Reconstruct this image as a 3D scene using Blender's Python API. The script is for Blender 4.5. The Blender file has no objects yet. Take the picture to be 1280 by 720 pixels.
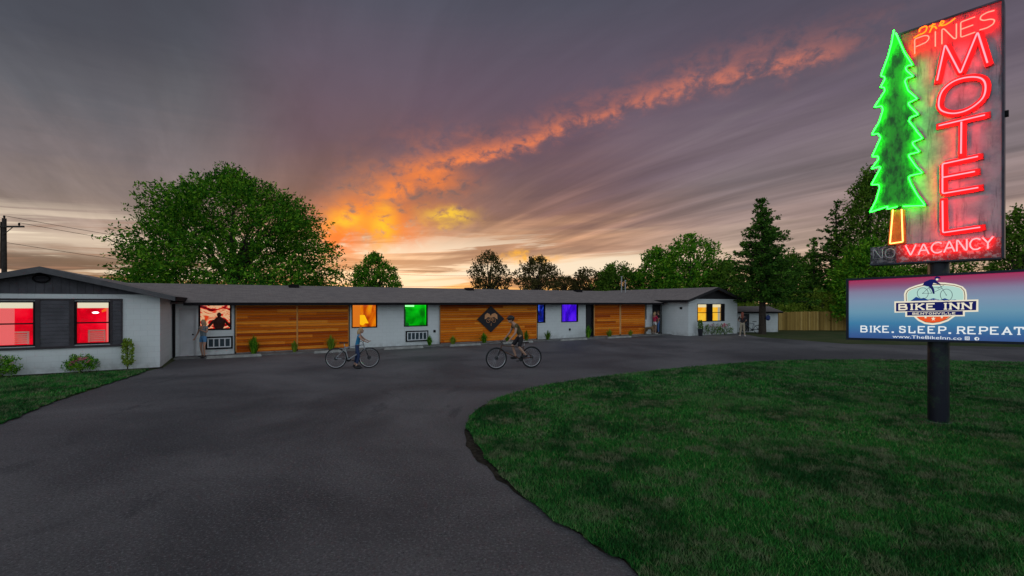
import bpy, bmesh, math, random
import numpy as np
from mathutils import Vector, Matrix
R = math.radians
random.seed(7); rng = np.random.default_rng(7)
scene = bpy.context.scene
C = scene.collection

# ------------------------------------------------------------------ camera
CAM_H, F, HZ, CX = 2.4, 580.0, 379.0, 640.0      # eye height, focal length / horizon row in 1280-px units
cam = bpy.data.cameras.new('camera'); camo = bpy.data.objects.new('camera', cam); C.objects.link(camo)
camo.location = (0, 0, CAM_H); camo.rotation_euler = (R(90), 0, 0)
cam.sensor_width = 36; cam.lens = F/1280*36; cam.shift_y = (HZ-360)/1280
cam.clip_start = 0.05; cam.clip_end = 3000
scene.camera = camo
scene.view_settings.view_transform = 'Standard'; scene.view_settings.look = 'None'
scene.view_settings.exposure = 0; scene.view_settings.gamma = 1

def lin(c):
    return tuple(((v/255)/12.92 if v/255 <= 0.04045 else ((v/255+0.055)/1.055)**2.4) for v in c)+(1,)

# ------------------------------------------------------------------ node helper
class NT:
    def __init__(s, tree):
        s.t = tree; s.n = tree.nodes; s.l = tree.links
    def put(s, sock, v):
        if isinstance(v, bpy.types.NodeSocket): s.l.new(v, sock)
        elif v is not None: sock.default_value = v
    def m(s, op, a, b=None, c=None, clamp=False):
        n = s.n.new('ShaderNodeMath'); n.operation = op; n.use_clamp = clamp
        for i, v in enumerate((a, b, c)):
            if v is not None: s.put(n.inputs[i], v)
        return n.outputs[0]
    def ss(s, x, a, b, lo=0., hi=1.):
        n = s.n.new('ShaderNodeMapRange'); n.interpolation_type = 'SMOOTHSTEP'
        s.put(n.inputs[0], x); s.put(n.inputs[1], a); s.put(n.inputs[2], b); s.put(n.inputs[3], lo); s.put(n.inputs[4], hi)
        return n.outputs[0]
    def gauss(s, x, mu, w):
        d = s.m('DIVIDE', s.m('SUBTRACT', x, mu), w)
        return s.m('EXPONENT', s.m('MULTIPLY', s.m('MULTIPLY', d, d), -1.))
    def mix(s, f, a, b, mode='MIX'):
        n = s.n.new('ShaderNodeMix'); n.data_type = 'RGBA'; n.blend_type = mode
        s.put(n.inputs[0], f); s.put(n.inputs[6], a); s.put(n.inputs[7], b)
        return n.outputs[2]
    def ramp(s, x, stops, interp='LINEAR'):
        n = s.n.new('ShaderNodeValToRGB'); cr = n.color_ramp; cr.interpolation = interp
        while len(cr.elements) > 1: cr.elements.remove(cr.elements[-1])
        for i, (p, c) in enumerate(stops):
            e = cr.elements[0] if i == 0 else cr.elements.new(p)
            e.position = p; e.color = c if len(c) == 4 else tuple(c)+(1,)
        s.put(n.inputs[0], x); return n.outputs[0]
    def comb(s, x, y, z):
        n = s.n.new('ShaderNodeCombineXYZ')
        for i, v in enumerate((x, y, z)): s.put(n.inputs[i], v)
        return n.outputs[0]
    def sep(s, v):
        n = s.n.new('ShaderNodeSeparateXYZ'); s.put(n.inputs[0], v); return n.outputs
    def noise(s, vec, scale, detail=4, rough=.55, dist=0.):
        n = s.n.new('ShaderNodeTexNoise'); s.put(n.inputs['Vector'], vec)
        n.inputs['Scale'].default_value = scale; n.inputs['Detail'].default_value = detail
        n.inputs['Roughness'].default_value = rough; n.inputs['Distortion'].default_value = dist
        return n.outputs[0]
    def coord(s, which='Object'):
        return s.n.new('ShaderNodeTexCoord').outputs[which]
    def scale(s, v, sx, sy, sz):
        n = s.n.new('ShaderNodeVectorMath'); n.operation = 'MULTIPLY'; s.put(n.inputs[0], v); n.inputs[1].default_value = (sx, sy, sz)
        return n.outputs[0]

# ------------------------------------------------------------------ world: dusk sky with clouds
SUN_AZ, SUN_EL = -18., 2.0
w = bpy.data.worlds.new('World'); scene.world = w; w.use_nodes = True
N = NT(w.node_tree); N.n.clear()
x, y, z = N.sep(N.coord('Generated'))
az = N.m('MULTIPLY', N.m('ARCTAN2', x, y), 57.2958)
el = N.m('MULTIPLY', N.m('ARCSINE', z), 57.2958)
zz = N.m('ADD', N.m('MAXIMUM', z, 0.), .10)
pxn, pyn = N.m('DIVIDE', x, zz), N.m('DIVIDE', y, zz)
A = R(-33.)
acr = N.m('ADD', N.m('MULTIPLY', pxn, math.cos(A)), N.m('MULTIPLY', pyn, -math.sin(A)))
alg = N.m('ADD', N.m('MULTIPLY', pxn, math.sin(A)), N.m('MULTIPLY', pyn, math.cos(A)))
nz1 = N.noise(N.comb(N.m('MULTIPLY', alg, .22), N.m('MULTIPLY', acr, 1.0), 0.), 1.3, 7, .55, .5)
nz2 = N.noise(N.comb(N.m('MULTIPLY', alg, .75), N.m('MULTIPLY', acr, 2.4), 4.), 1.1, 7, .55, .9)
nz3 = N.noise(N.comb(N.m('MULTIPLY', az, .05), N.m('MULTIPLY', el, .22), 2.), 1.4, 7, .62, .8)
# thin layers low over the horizon
nz4 = N.noise(N.comb(N.m('MULTIPLY', az, .035), N.m('MULTIPLY', N.m('SUBTRACT', el, N.m('MULTIPLY', az, .03)), .55), 7.), 1.5, 7, .6, .7)
nz5 = N.noise(N.comb(N.m('MULTIPLY', az, .30), N.m('MULTIPLY', el, .42), 3.), 1.0, 8, .60, .25)
el2 = N.m('ADD', el, N.m('MULTIPLY', N.m('SUBTRACT', nz1, .5), N.ss(el, 2., 16., 1.5, 11.)))
el2 = N.m('ADD', el2, N.m('MULTIPLY', N.m('SUBTRACT', nz4, .5), 3.2))
e01 = N.m('DIVIDE', el2, 60., clamp=True)
def E(stops): return [(max(0., min(1., a/60.)), lin(c)) for a, c in stops]
left = N.ramp(e01, E([(0, (190, 130, 85)), (1.8, (200, 150, 105)), (2.8, (112, 88, 80)), (4.0, (118, 98, 92)), (5.2, (196, 176, 158)),
                      (6.5, (180, 158, 145)), (8.5, (138, 122, 116)), (12.5, (118, 108, 110)), (18.5, (90, 92, 98)), (24, (68, 73, 82)), (35, (58, 62, 72))]))
cent = N.ramp(e01, E([(0, (250, 185, 100)), (1.6, (252, 190, 110)), (2.8, (215, 150, 105)), (3.6, (245, 215, 180)), (5.2, (236, 196, 158)),
                      (6.6, (175, 130, 105)), (8, (200, 150, 115)), (10, (140, 102, 90)), (13.5, (116, 88, 86)), (18, (100, 80, 90)), (25, (90, 82, 96)), (32, (74, 76, 89)), (42, (60, 64, 76))]))
righ = N.ramp(e01, E([(0, (205, 160, 120)), (3, (200, 165, 135)), (6, (190, 165, 148)), (9, (150, 128, 122)), (13, (122, 110, 112)), (17, (124, 112, 118)),
                      (21, (100, 90, 102)), (27, (80, 76, 90)), (36, (66, 68, 80))]))
base = N.mix(N.ss(az, -22., -36.), cent, left)
base = N.mix(N.ss(az, 6., 27.), base, righ)
# streaks of lighter and darker cloud
k = N.m('ADD', .60, N.m('MULTIPLY', nz2, .80))
k = N.mix(1., base, N.comb(k, k, k), 'MULTIPLY')
base = N.mix(N.ss(el, 30., 45.), k, base)
nzr = N.noise(N.comb(N.m('MULTIPLY', alg, .30), N.m('MULTIPLY', acr, 3.0), 11.), 1.15, 7, .58, .6)
kr = N.m('MULTIPLY', N.ss(nzr, .30, .72, .76, 1.34), 1.)
kr = N.m('ADD', 1., N.m('MULTIPLY', N.m('SUBTRACT', kr, 1.), N.m('MULTIPLY', N.ss(el, 26., 12.), N.ss(az, -14., 10., .45, 1.))))
base = N.mix(1., base, N.comb(kr, N.m('MULTIPLY', kr, .985), kr), 'MULTIPLY')
pur = N.m('MULTIPLY', N.m('MULTIPLY', N.gauss(az, 2., 34.), N.gauss(el, 20., 10.)), N.ss(nz1, .30, .6, .35, 1.))
base = N.mix(N.m('MULTIPLY', pur, .55), base, lin((102, 74, 94)))
# pale bands near the horizon, rising a little towards the right
bandc = N.m('ADD', 4.0, N.m('MULTIPLY', az, .055))
band = N.m('MULTIPLY', N.gauss(N.m('ADD', el, N.m('MULTIPLY', N.m('SUBTRACT', nz4, .5), 3.)), bandc, 1.0), N.m('MULTIPLY', N.ss(az, 30., 14.), N.ss(az, -28., -18.)))
lband = N.m('MULTIPLY', N.gauss(N.m('ADD', el, N.m('MULTIPLY', N.m('SUBTRACT', nz4, .5), 2.)), 5.6, .8), N.ss(az, -26., -34.))
base = N.mix(N.m('MULTIPLY', lband, .95, clamp=True), base, lin((212, 192, 172)))
lb2 = N.m('MULTIPLY', N.gauss(N.m('ADD', el, N.m('MULTIPLY', N.m('SUBTRACT', nz4, .5), 1.5)), N.m('ADD', 3.6, N.m('MULTIPLY', nz5, .6)), .75), N.ss(az, -22., -30.))
base = N.mix(N.m('MULTIPLY', lb2, .85), base, lin((104, 84, 76)))
base = N.mix(N.m('MULTIPLY', band, .85, clamp=True), base, lin((250, 222, 190)))
nzL = N.noise(N.comb(N.m('MULTIPLY', az, .045), N.m('MULTIPLY', N.m('SUBTRACT', el, N.m('MULTIPLY', az, .05)), .75), 17.), 1.15, 6, .58, .5)
lowm = N.m('MULTIPLY', N.ss(el, 9.5, 6.), N.ss(az, 24., 8.))
base = N.mix(N.m('MULTIPLY', N.m('MULTIPLY', lowm, N.ss(nzL, .50, .60)), .8), base, lin((244, 226, 200)))
base = N.mix(N.m('MULTIPLY', N.m('MULTIPLY', N.m('MULTIPLY', lowm, N.ss(el, .6, 2.4)), N.ss(nzL, .48, .38)), .75), base, lin((150, 112, 96)))
# glowing orange streak
def AZ(a): return (a+30)/80.
cur = N.ramp(N.m('DIVIDE', N.m('ADD', az, 30.), 80., clamp=True),
             [(AZ(a), (e/40,)*3) for a, e in ((-30, 3), (-21.2, 8.6), (-16.5, 11.6), (-13.6, 14.2), (-9.5, 16.2), (-5.9, 17.7), (1, 18.9), (5.9, 20.8), (15.4, 22.9), (21.6, 24.2), (28.1, 24.4), (33.9, 24.2), (41.3, 24.6), (50, 24.6))])
cur = N.m('MULTIPLY', N.sep(cur)[0], 40.)
nz6 = N.noise(N.comb(N.m('MULTIPLY', az, .55), N.m('MULTIPLY', el, .8), 9.), 1.0, 8, .62, .35)
wdt = N.ss(az, -20., -2., 2.1, .80)
dst = N.m('ADD', el, N.m('ADD', N.m('MULTIPLY', N.m('SUBTRACT', nz5, .5), 3.4), N.m('MULTIPLY', N.m('SUBTRACT', nz6, .5), 2.2)))
streak = N.m('MULTIPLY', N.gauss(dst, cur, wdt), N.m('MULTIPLY', N.ss(az, -24.5, -19.), N.ss(az, 38., 31.)))
soft = N.m('MULTIPLY', N.gauss(dst, N.m('ADD', cur, .8), N.m('MULTIPLY', wdt, 2.2)), N.m('MULTIPLY', N.ss(az, -25., -18.), N.ss(az, 46., 28.)))
nzb = N.noise(N.comb(N.m('MULTIPLY', az, .16), N.m('MULTIPLY', el, .5), 23.), 1.0, 4, .55, .2)
brk = N.m('MULTIPLY', N.m('MULTIPLY', N.ss(nz5, .32, .60), N.ss(nz6, .28, .60)), N.ss(nzb, .36, .52, .42, 1.))
scol = N.ramp(N.m('DIVIDE', N.m('ADD', az, 30.), 80., clamp=True),
              [(AZ(-22), lin((255, 140, 20))), (AZ(-13), lin((250, 130, 45))), (AZ(-4), lin((240, 125, 70))), (AZ(12), lin((200, 112, 90))), (AZ(34), lin((205, 118, 98)))])
base = N.mix(N.m('MULTIPLY', N.m('MULTIPLY', soft, brk), .34), base, scol)
base = N.mix(N.m('MULTIPLY', N.m('MULTIPLY', streak, brk), .92), base, scol)
# golden pools under the streak
def pool(a, e, wa, we, col, amt, base):
    g = N.m('MULTIPLY', N.gauss(az, a, wa), N.gauss(N.m('ADD', el, N.m('MULTIPLY', N.m('SUBTRACT', nz5, .5), 4.)), e, we))
    return N.mix(N.m('MULTIPLY', N.m('MULTIPLY', g, N.ss(nz6, .30, .52)), amt, clamp=True), base, lin(col))
base = pool(-16.5, 9.4, 5.2, 2.5, (236, 108, 30), 1.15, base)
base = pool(-10.5, 14.6, 4.5, 1.3, (240, 122, 45), .8, base)
base = pool(-9., 11.2, 4.0, 1.6, (190, 100, 60), .5, base)
base = pool(-20.5, 7.6, 2.0, 2.2, (235, 95, 30), 1.0, base)
base = pool(-19.6, 9.4, 1.8, 1.3, (255, 180, 30), 1.2, base)
base = pool(-15.6, 9.2, 1.5, 2.0, (250, 185, 25), 1.0, base)
base = pool(-7.8, 10.4, 2.7, .9, (240, 190, 50), 1.1, base)
base = pool(2., 5.6, 3.5, .5, (250, 175, 50), 1.0, base)
# unseen sky behind the viewer, pale blue-grey, brightened to light walls and ground
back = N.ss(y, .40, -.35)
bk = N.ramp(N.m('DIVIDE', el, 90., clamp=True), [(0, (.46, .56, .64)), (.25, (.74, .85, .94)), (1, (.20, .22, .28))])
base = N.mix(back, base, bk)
base = N.mix(N.ss(el, 0., -4.), base, (.03, .03, .035, 1))
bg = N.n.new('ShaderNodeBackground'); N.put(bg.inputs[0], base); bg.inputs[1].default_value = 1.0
sky = N.n.new('ShaderNodeTexSky'); sky.sky_type = 'NISHITA'; sky.sun_disc = False
sky.sun_elevation = R(SUN_EL); sky.sun_rotation = R(SUN_AZ)
bg2 = N.n.new('ShaderNodeBackground'); N.put(bg2.inputs[0], sky.outputs[0]); bg2.inputs[1].default_value = 0.012
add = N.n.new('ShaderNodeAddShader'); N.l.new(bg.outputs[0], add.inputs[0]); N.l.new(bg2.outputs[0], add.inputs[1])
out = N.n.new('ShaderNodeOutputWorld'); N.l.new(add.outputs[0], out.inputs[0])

sun = bpy.data.lights.new('sun', 'SUN'); suno = bpy.data.objects.new('sun', sun); C.objects.link(suno)
sun.energy = .5; sun.angle = R(8); sun.color = (1, .55, .28)
sd = Vector((math.sin(R(SUN_AZ))*math.cos(R(SUN_EL)), math.cos(R(SUN_AZ))*math.cos(R(SUN_EL)), math.sin(R(SUN_EL))))
suno.rotation_euler = sd.to_track_quat('Z', 'Y').to_euler()

# ------------------------------------------------------------------ materials
MC = {}
def mat(name, col, rough=.7, metal=0., var=.0, vscale=3., bump=0., bscale=20., spec=.3, col2=None, detail=4):
    if name in MC: return MC[name]
    m = bpy.data.materials.new(name); m.use_nodes = True; MC[name] = m
    T = NT(m.node_tree); b = T.n['Principled BSDF']
    b.inputs['Roughness'].default_value = rough; b.inputs['Metallic'].default_value = metal
    b.inputs['Specular IOR Level'].default_value = spec
    col = tuple(col)[:3]+(1,)
    co = T.coord('Object')
    if var or col2:
        c2 = tuple(col2)[:3]+(1,) if col2 else tuple(v*(1-var) for v in col[:3])+(1,)
        f = T.noise(co, vscale, detail, .6)
        T.put(b.inputs['Base Color'], T.mix(T.ss(f, .35, .65), col, c2))
    else: b.inputs['Base Color'].default_value = col
    if bump:
        bn = T.n.new('ShaderNodeBump'); bn.inputs['Strength'].default_value = bump; bn.inputs['Distance'].default_value = .02
        T.put(bn.inputs['Height'], T.noise(co, bscale, 5, .6)); T.l.new(bn.outputs[0], b.inputs['Normal'])
    return m
def emis(name, col, strength=1.):
    if name in MC: return MC[name]
    m = bpy.data.materials.new(name); m.use_nodes = True; MC[name] = m
    T = NT(m.node_tree); T.n.clear(); e = T.n.new('ShaderNodeEmission'); e.inputs[0].default_value = tuple(col)[:3]+(1,); e.inputs[1].default_value = strength
    o = T.n.new('ShaderNodeOutputMaterial'); T.l.new(e.outputs[0], o.inputs[0]); return m

# ------------------------------------------------------------------ mesh helpers
class MB:
    def __init__(s): s.v = []; s.f = []
    def quad(s, *p):
        i = len(s.v); s.v += [tuple(q) for q in p]; s.f.append(tuple(range(i, i+len(p))))
    def hull8(s, P):      # 8 corners: bottom 4 (ccw), top 4
        i = len(s.v); s.v += [tuple(p) for p in P]
        for a in ((3, 2, 1, 0), (4, 5, 6, 7), (0, 1, 5, 4), (1, 2, 6, 5), (2, 3, 7, 6), (3, 0, 4, 7)): s.f.append(tuple(i+q for q in a))
    def box(s, x0, y0, z0, x1, y1, z1):
        s.hull8([(x0, y0, z0), (x1, y0, z0), (x1, y1, z0), (x0, y1, z0), (x0, y0, z1), (x1, y0, z1), (x1, y1, z1), (x0, y1, z1)])
    def tube(s, pts, rad, n=8, close=False, caps=True):
        pts = [Vector(p) for p in pts]; m = len(pts)
        rads = rad if isinstance(rad, (list, tuple)) else [rad]*m
        rings = []; up = None
        for i, p in enumerate(pts):
            if close: d = pts[(i+1) % m]-pts[i-1]
            else: d = pts[min(i+1, m-1)]-pts[max(i-1, 0)]
            if d.length < 1e-9: d = Vector((0, 0, 1))
            d.normalize()
            if up is None: up = Vector((0, 0, 1)) if abs(d.z) < .9 else Vector((1, 0, 0))
            a = d.cross(up)
            if a.length < 1e-6: a = d.orthogonal()
            a.normalize(); b = a.cross(d).normalized(); up = b
            i0 = len(s.v)
            for k in range(n):
                t = 2*math.pi*k/n; s.v.append(tuple(p+(a*math.cos(t)+b*math.sin(t))*rads[i]))
            rings.append(i0)
        for i in range(m if close else m-1):
            a0, b0 = rings[i], rings[(i+1) % m]
            for k in range(n): s.f.append((a0+k, a0+(k+1) % n, b0+(k+1) % n, b0+k))
        if caps and not close:
            s.f.append(tuple(rings[0]+k for k in range(n))[::-1]); s.f.append(tuple(rings[-1]+k for k in range(n)))
    def ellipsoid(s, c, r, nu=14, nv=9):
        i0 = len(s.v); c = Vector(c)
        for j in range(nv+1):
            ph = math.pi*j/nv
            for k in range(nu):
                t = 2*math.pi*k/nu
                s.v.append((c.x+r[0]*math.sin(ph)*math.cos(t), c.y+r[1]*math.sin(ph)*math.sin(t), c.z+r[2]*math.cos(ph)))
        for j in range(nv):
            for k in range(nu):
                s.f.append((i0+j*nu+k, i0+(j+1)*nu+k, i0+(j+1)*nu+(k+1) % nu, i0+j*nu+(k+1) % nu))
    def prism(s, poly, fn0, fn1):   # poly in 2D, two mappings give front / back faces
        i = len(s.v); n = len(poly)
        s.v += [tuple(fn0(*p)) for p in poly]+[tuple(fn1(*p)) for p in poly]
        s.f.append(tuple(range(i, i+n))); s.f.append(tuple(range(i+n, i+2*n))[::-1])
        for k in range(n): s.f.append((i+k, i+n+k, i+n+(k+1) % n, i+(k+1) % n))
    def build(s, name, m, parent=None, smooth=False):
        me = bpy.data.meshes.new(name); me.from_pydata(s.v, [], s.f); me.validate(); me.update()
        bm = bmesh.new(); bm.from_mesh(me); bmesh.ops.recalc_face_normals(bm, faces=bm.faces); bm.to_mesh(me); bm.free()
        if smooth: me.shade_smooth()
        return link(name, me, m, parent)
def link(name, me, m, parent=None):
    o = bpy.data.objects.new(name, me); C.objects.link(o)
    if m:
        for q in (m if isinstance(m, (list, tuple)) else [m]): me.materials.append(q)
    if parent: o.parent = parent
    return o
def tag(o, label=None, cat=None, group=None, kind=None):
    if label: o['label'] = label
    if cat: o['category'] = cat
    if group: o['group'] = group
    if kind: o['kind'] = kind
    return o
def empty(name, loc=(0, 0, 0), rz=0., label=None, cat=None, group=None):
    o = bpy.data.objects.new(name, None); C.objects.link(o); o.location = loc; o.rotation_euler = (0, 0, rz); o.empty_display_size = .2
    return tag(o, label, cat, group)
def fastmesh(name, verts, nper, m, parent=None):
    """verts (N*nper,3) -> N polygons"""
    nv = len(verts); nf = nv//nper
    me = bpy.data.meshes.new(name); me.vertices.add(nv); me.vertices.foreach_set('co', verts.astype(np.float32).ravel())
    me.loops.add(nv); me.loops.foreach_set('vertex_index', np.arange(nv, dtype=np.int32))
    me.polygons.add(nf); me.polygons.foreach_set('loop_start', np.arange(0, nv, nper, dtype=np.int32))
    me.update(calc_edges=True); me.validate()
    return link(name, me, m, parent)
def G(px, py):                       # a ground point measured from the photograph
    Y = F*CAM_H/(py-HZ); return ((px-CX)/F*Y, Y)
def at(px, py, Y): return Vector(((px-CX)/F*Y, Y, CAM_H+(HZ-py)/F*Y))

# ------------------------------------------------------------------ ground
m_ground = bpy.data.materials.new('rough_grass_ground'); m_ground.use_nodes = True
def grass_mat(m, g1, g2, dry, dryamt):
    T = NT(m.node_tree); b = T.n['Principled BSDF']; co = T.coord('Object')
    f = T.noise(co, .55, 6, .65); g = T.noise(co, 9., 5, .7); d = T.noise(co, .9, 7, .7, .4)
    c = T.mix(T.ss(f, .35, .65), g1+(1,), g2+(1,))
    c = T.mix(T.m('MULTIPLY', T.ss(d, .56, .72), dryamt), c, dry+(1,))
    c = T.mix(T.m('MULTIPLY', g, .6), c, (.01, .02, .008, 1))
    T.put(b.inputs['Base Color'], c); b.inputs['Roughness'].default_value = .95; b.inputs['Specular IOR Level'].default_value = .1
    bn = T.n.new('ShaderNodeBump'); bn.inputs['Strength'].default_value = .8; bn.inputs['Distance'].default_value = .04
    T.put(bn.inputs['Height'], T.noise(co, 30., 5, .7)); T.l.new(bn.outputs[0], b.inputs['Normal'])
grass_mat(m_ground, (.06, .09, .03), (.11, .11, .05), (.16, .13, .07), .6)
m_lawn = bpy.data.materials.new('lawn'); m_lawn.use_nodes = True
grass_mat(m_lawn, (.006, .05, .010), (.018, .085, .018), (.12, .12, .06), .6)

m_asph = bpy.data.materials.new('asphalt'); m_asph.use_nodes = True
T = NT(m_asph.node_tree); b = T.n['Principled BSDF']; co = T.coord('Object')
n1 = T.noise(co, .18, 6, .6, .6); n2 = T.noise(co, 34., 5, .8); n3 = T.noise(T.scale(co, .35, 1., 1.), .9, 6, .65)
c = T.mix(T.ss(n1, .32, .68), (.046, .044, .049, 1), (.146, .132, .136, 1))
c = T.mix(T.m('MULTIPLY', T.ss(n3, .50, .70), .35), c, (.055, .053, .058, 1))
st = T.noise(T.scale(co, 1.0, .55, 1.), .55, 7, .72, .8)
c = T.mix(T.ss(st, .57, .66, 0., .55), c, (.038, .037, .042, 1))
c = T.mix(T.ss(n2, .52, .66, 0., .55), c, (.27, .26, .27, 1))
c = T.mix(T.ss(n2, .47, .34, 0., .85), c, (.02, .02, .022, 1))
T.put(b.inputs['Base Color'], c)
T.put(b.inputs['Roughness'], T.ss(n1, .3, .7, .62, .82)); b.inputs['Specular IOR Level'].default_value = .35
bn = T.n.new('ShaderNodeBump'); bn.inputs['Strength'].default_value = .9; bn.inputs['Distance'].default_value = .012
T.put(bn.inputs['Height'], T.noise(co, 70., 4, .75)); T.l.new(bn.outputs[0], b.inputs['Normal'])

mb = MB(); mb.quad((-900, -300, 0), (900, -300, 0), (900, 1500, 0), (-900, 1500, 0)); tag(mb.build('ground', m_ground), kind='structure')

def smooth_loop(pts, it=2):
    for _ in range(it):
        q = []
        for i in range(len(pts)):
            a, b_ = pts[i], pts[(i+1) % len(pts)]
            q += [(a[0]*.75+b_[0]*.25, a[1]*.75+b_[1]*.25), (a[0]*.25+b_[0]*.75, a[1]*.25+b_[1]*.75)]
        pts = q
    return pts
# motel frame of reference: origin at the left end of the long wall
TH = math.atan(.589); U = Vector((math.cos(TH), math.sin(TH), 0)); V = Vector((-math.sin(TH), math.cos(TH), 0))
OX, OY = -14.75, 20.51
def s_of(px, t=0.):
    r = (px-CX)/F
    return (r*(OY+t*V.y)-OX-t*V.x)/(U.x-r*U.y)
def W(s, t, z_=0.): return Vector((OX, OY, 0))+U*s+V*t+Vector((0, 0, z_))
def z_of(px, py, t=0.):
    p = W(s_of(px, t), t); return CAM_H+(HZ-py)/F*p.y
sL = s_of(200, -3.6); WLW = 6.3         # right edge / width of the left wing
xR = s_of(827, 0); WRW = 5.8            # right wing
PR = -2.5
w2 = lambda s, t: (W(s, t).x, W(s, t).y)

lot = [G(0, 531), G(60, 505), G(120, 486), G(168, 468), w2(sL-.2, -4.4), w2(sL+.1, -3.7), w2(sL+.3, .2), w2(xR, .2), w2(xR, PR+.05),
       w2(xR+WRW, PR+.05), w2(xR+WRW+.6, PR+.3), G(950, 421.5), G(985, 424), G(1058, 430), G(1170, 432), G(1280, 434), (140, 27), (140, -60), (-60, -60), (-30, 2)]
mb = MB(); mb.quad(*[(p[0], p[1], .004) for p in lot]); o = mb.build('asphalt_lot', m_asph); tag(o, kind='structure')

isl = [G(800, 720), G(745, 684), G(690, 650), G(640, 612), G(606, 580), G(585, 553), G(580, 536), G(588, 520), G(610, 503), G(640, 492), G(690, 480),
       G(760, 470.5), G(850, 460.5), G(950, 452.5), G(1030, 450.5), G(1150, 451), G(1280, 454), (45, 15), (45, -20), (5, -20), (2.2, 1.5)]
isl_s = smooth_loop(isl, 2)
def jitter(pts, a):
    q = []; ph = random.uniform(0, 6)
    for i, p in enumerate(pts):
        n_ = pts[(i+1) % len(pts)]; L = math.dist(p, n_); k_ = max(1, min(60, int(L/.15)))
        for j in range(k_):
            t = j/k_; X_, Y_ = p[0]*(1-t)+n_[0]*t, p[1]*(1-t)+n_[1]*t; w_ = a*1.3*(math.sin(X_*3.1+Y_*2.3+ph)+math.sin(X_*7.7-Y_*5.9)*.6); q.append((X_+w_+random.uniform(-a, a), Y_+w_+random.uniform(-a, a)))
    return q
def poly_sheet(name, loop, z_, m, kind='structure'):
    bm = bmesh.new(); vs = [bm.verts.new((p[0], p[1], z_)) for p in loop]; es = [bm.edges.new((vs[i], vs[(i+1) % len(vs)])) for i in range(len(vs))]
    bmesh.ops.triangle_fill(bm, edges=es, use_beauty=True)
    bmesh.ops.recalc_face_normals(bm, faces=bm.faces)
    for f in bm.faces:
        if f.normal.z < 0: f.normal_flip()
    # skirt down to the ground
    me = bpy.data.meshes.new(name); bm.to_mesh(me); bm.free()
    return tag(link(name, me, m), kind=kind)
def inset(loop, d):
    q = []
    n_ = len(loop); ar = sum(loop[i][0]*loop[(i+1) % n_][1]-loop[(i+1) % n_][0]*loop[i][1] for i in range(n_)); sg = 1 if ar > 0 else -1
    for i in range(n_):
        a, b_ = Vector(loop[i-1]), Vector(loop[(i+1) % n_]); t = (b_-a).normalized(); nn = Vector((-t.y, t.x))*sg
        q.append((loop[i][0]+nn.x*d, loop[i][1]+nn.y*d))
    return q
m_soil = mat('dark_soil', (.022, .018, .015), .95, var=.5, vscale=12, bump=1., bscale=40, spec=.05, col2=(.05, .042, .032))
poly_sheet('island_soil_edge', jitter(inset(isl_s, -.015), .03), .012, m_soil)
isl_in = jitter(inset(isl_s, .04), .03)
poly_sheet('island_lawn', isl_in, .035, m_lawn)
bedl = [w2(sL-9, -4.35), w2(sL-4, -4.3), w2(sL-1.5, -4.15), w2(sL+.15, -3.9), w2(sL+.15, -3.5), w2(sL-9, -3.5)]
poly_sheet('planting_bed_soil', jitter(bedl, .03), .02, m_soil)
lawl = [G(0, 531), G(60, 505), G(120, 486), G(176, 467), w2(sL-.3, -4.15), w2(sL-1.5, -4.2), w2(sL-4, -4.35), w2(sL-9, -4.4), (-30, 2)]
lawl_j = jitter(lawl, .03)
poly_sheet('left_lawn', lawl_j, .028, m_lawn)

# grass blades
def inside(P, loop):
    xs = P[:, 0]; ys = P[:, 1]; res = np.zeros(len(P), bool); L = np.array(loop)
    j = len(L)-1
    for i in range(len(L)):
        xi, yi = L[i]; xj, yj = L[j]
        c_ = ((yi > ys) != (yj > ys)) & (xs < (xj-xi)*(ys-yi)/(yj-yi+1e-12)+xi); res ^= c_; j = i
    return res
def fov(P):
    return (P[:, 1] > 3.0) & (np.abs(P[:, 0]) < P[:, 1]*1.22+.8)
m_blade = bpy.data.materials.new('grass_blades'); m_blade.use_nodes = True
T = NT(m_blade.node_tree); b = T.n['Principled BSDF']; co = T.coord('Object')
ge = T.n.new('ShaderNodeNewGeometry')
c = T.ramp(ge.outputs['Random Per Island'], [(0, (.008, .09, .012)), (.45, (.018, .17, .020)), (.8, (.045, .25, .035)), (.93, (.12, .26, .06)), (1., (.26, .24, .12))])
n1 = T.noise(co, .55, 6, .65, .3); n2 = T.noise(co, 1.7, 5, .7)
n3 = T.noise(co, 4.5, 4, .7)
c = T.mix(T.ss(n1, .38, .56, .78, 0.), c, (.004, .045, .009, 1))
c = T.mix(T.m('MULTIPLY', T.m('MULTIPLY', T.ss(n2, .46, .58), T.ss(n3, .36, .60)), .85), c, (.17, .18, .10, 1))
c = T.mix(T.m('MULTIPLY', T.ss(T.noise(co, .28, 4, .6), .52, .66), .35), c, (.10, .20, .07, 1))
T.put(b.inputs['Base Color'], c); b.inputs['Roughness'].default_value = .6; b.inputs['Specular IOR Level'].default_value = .15
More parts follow.
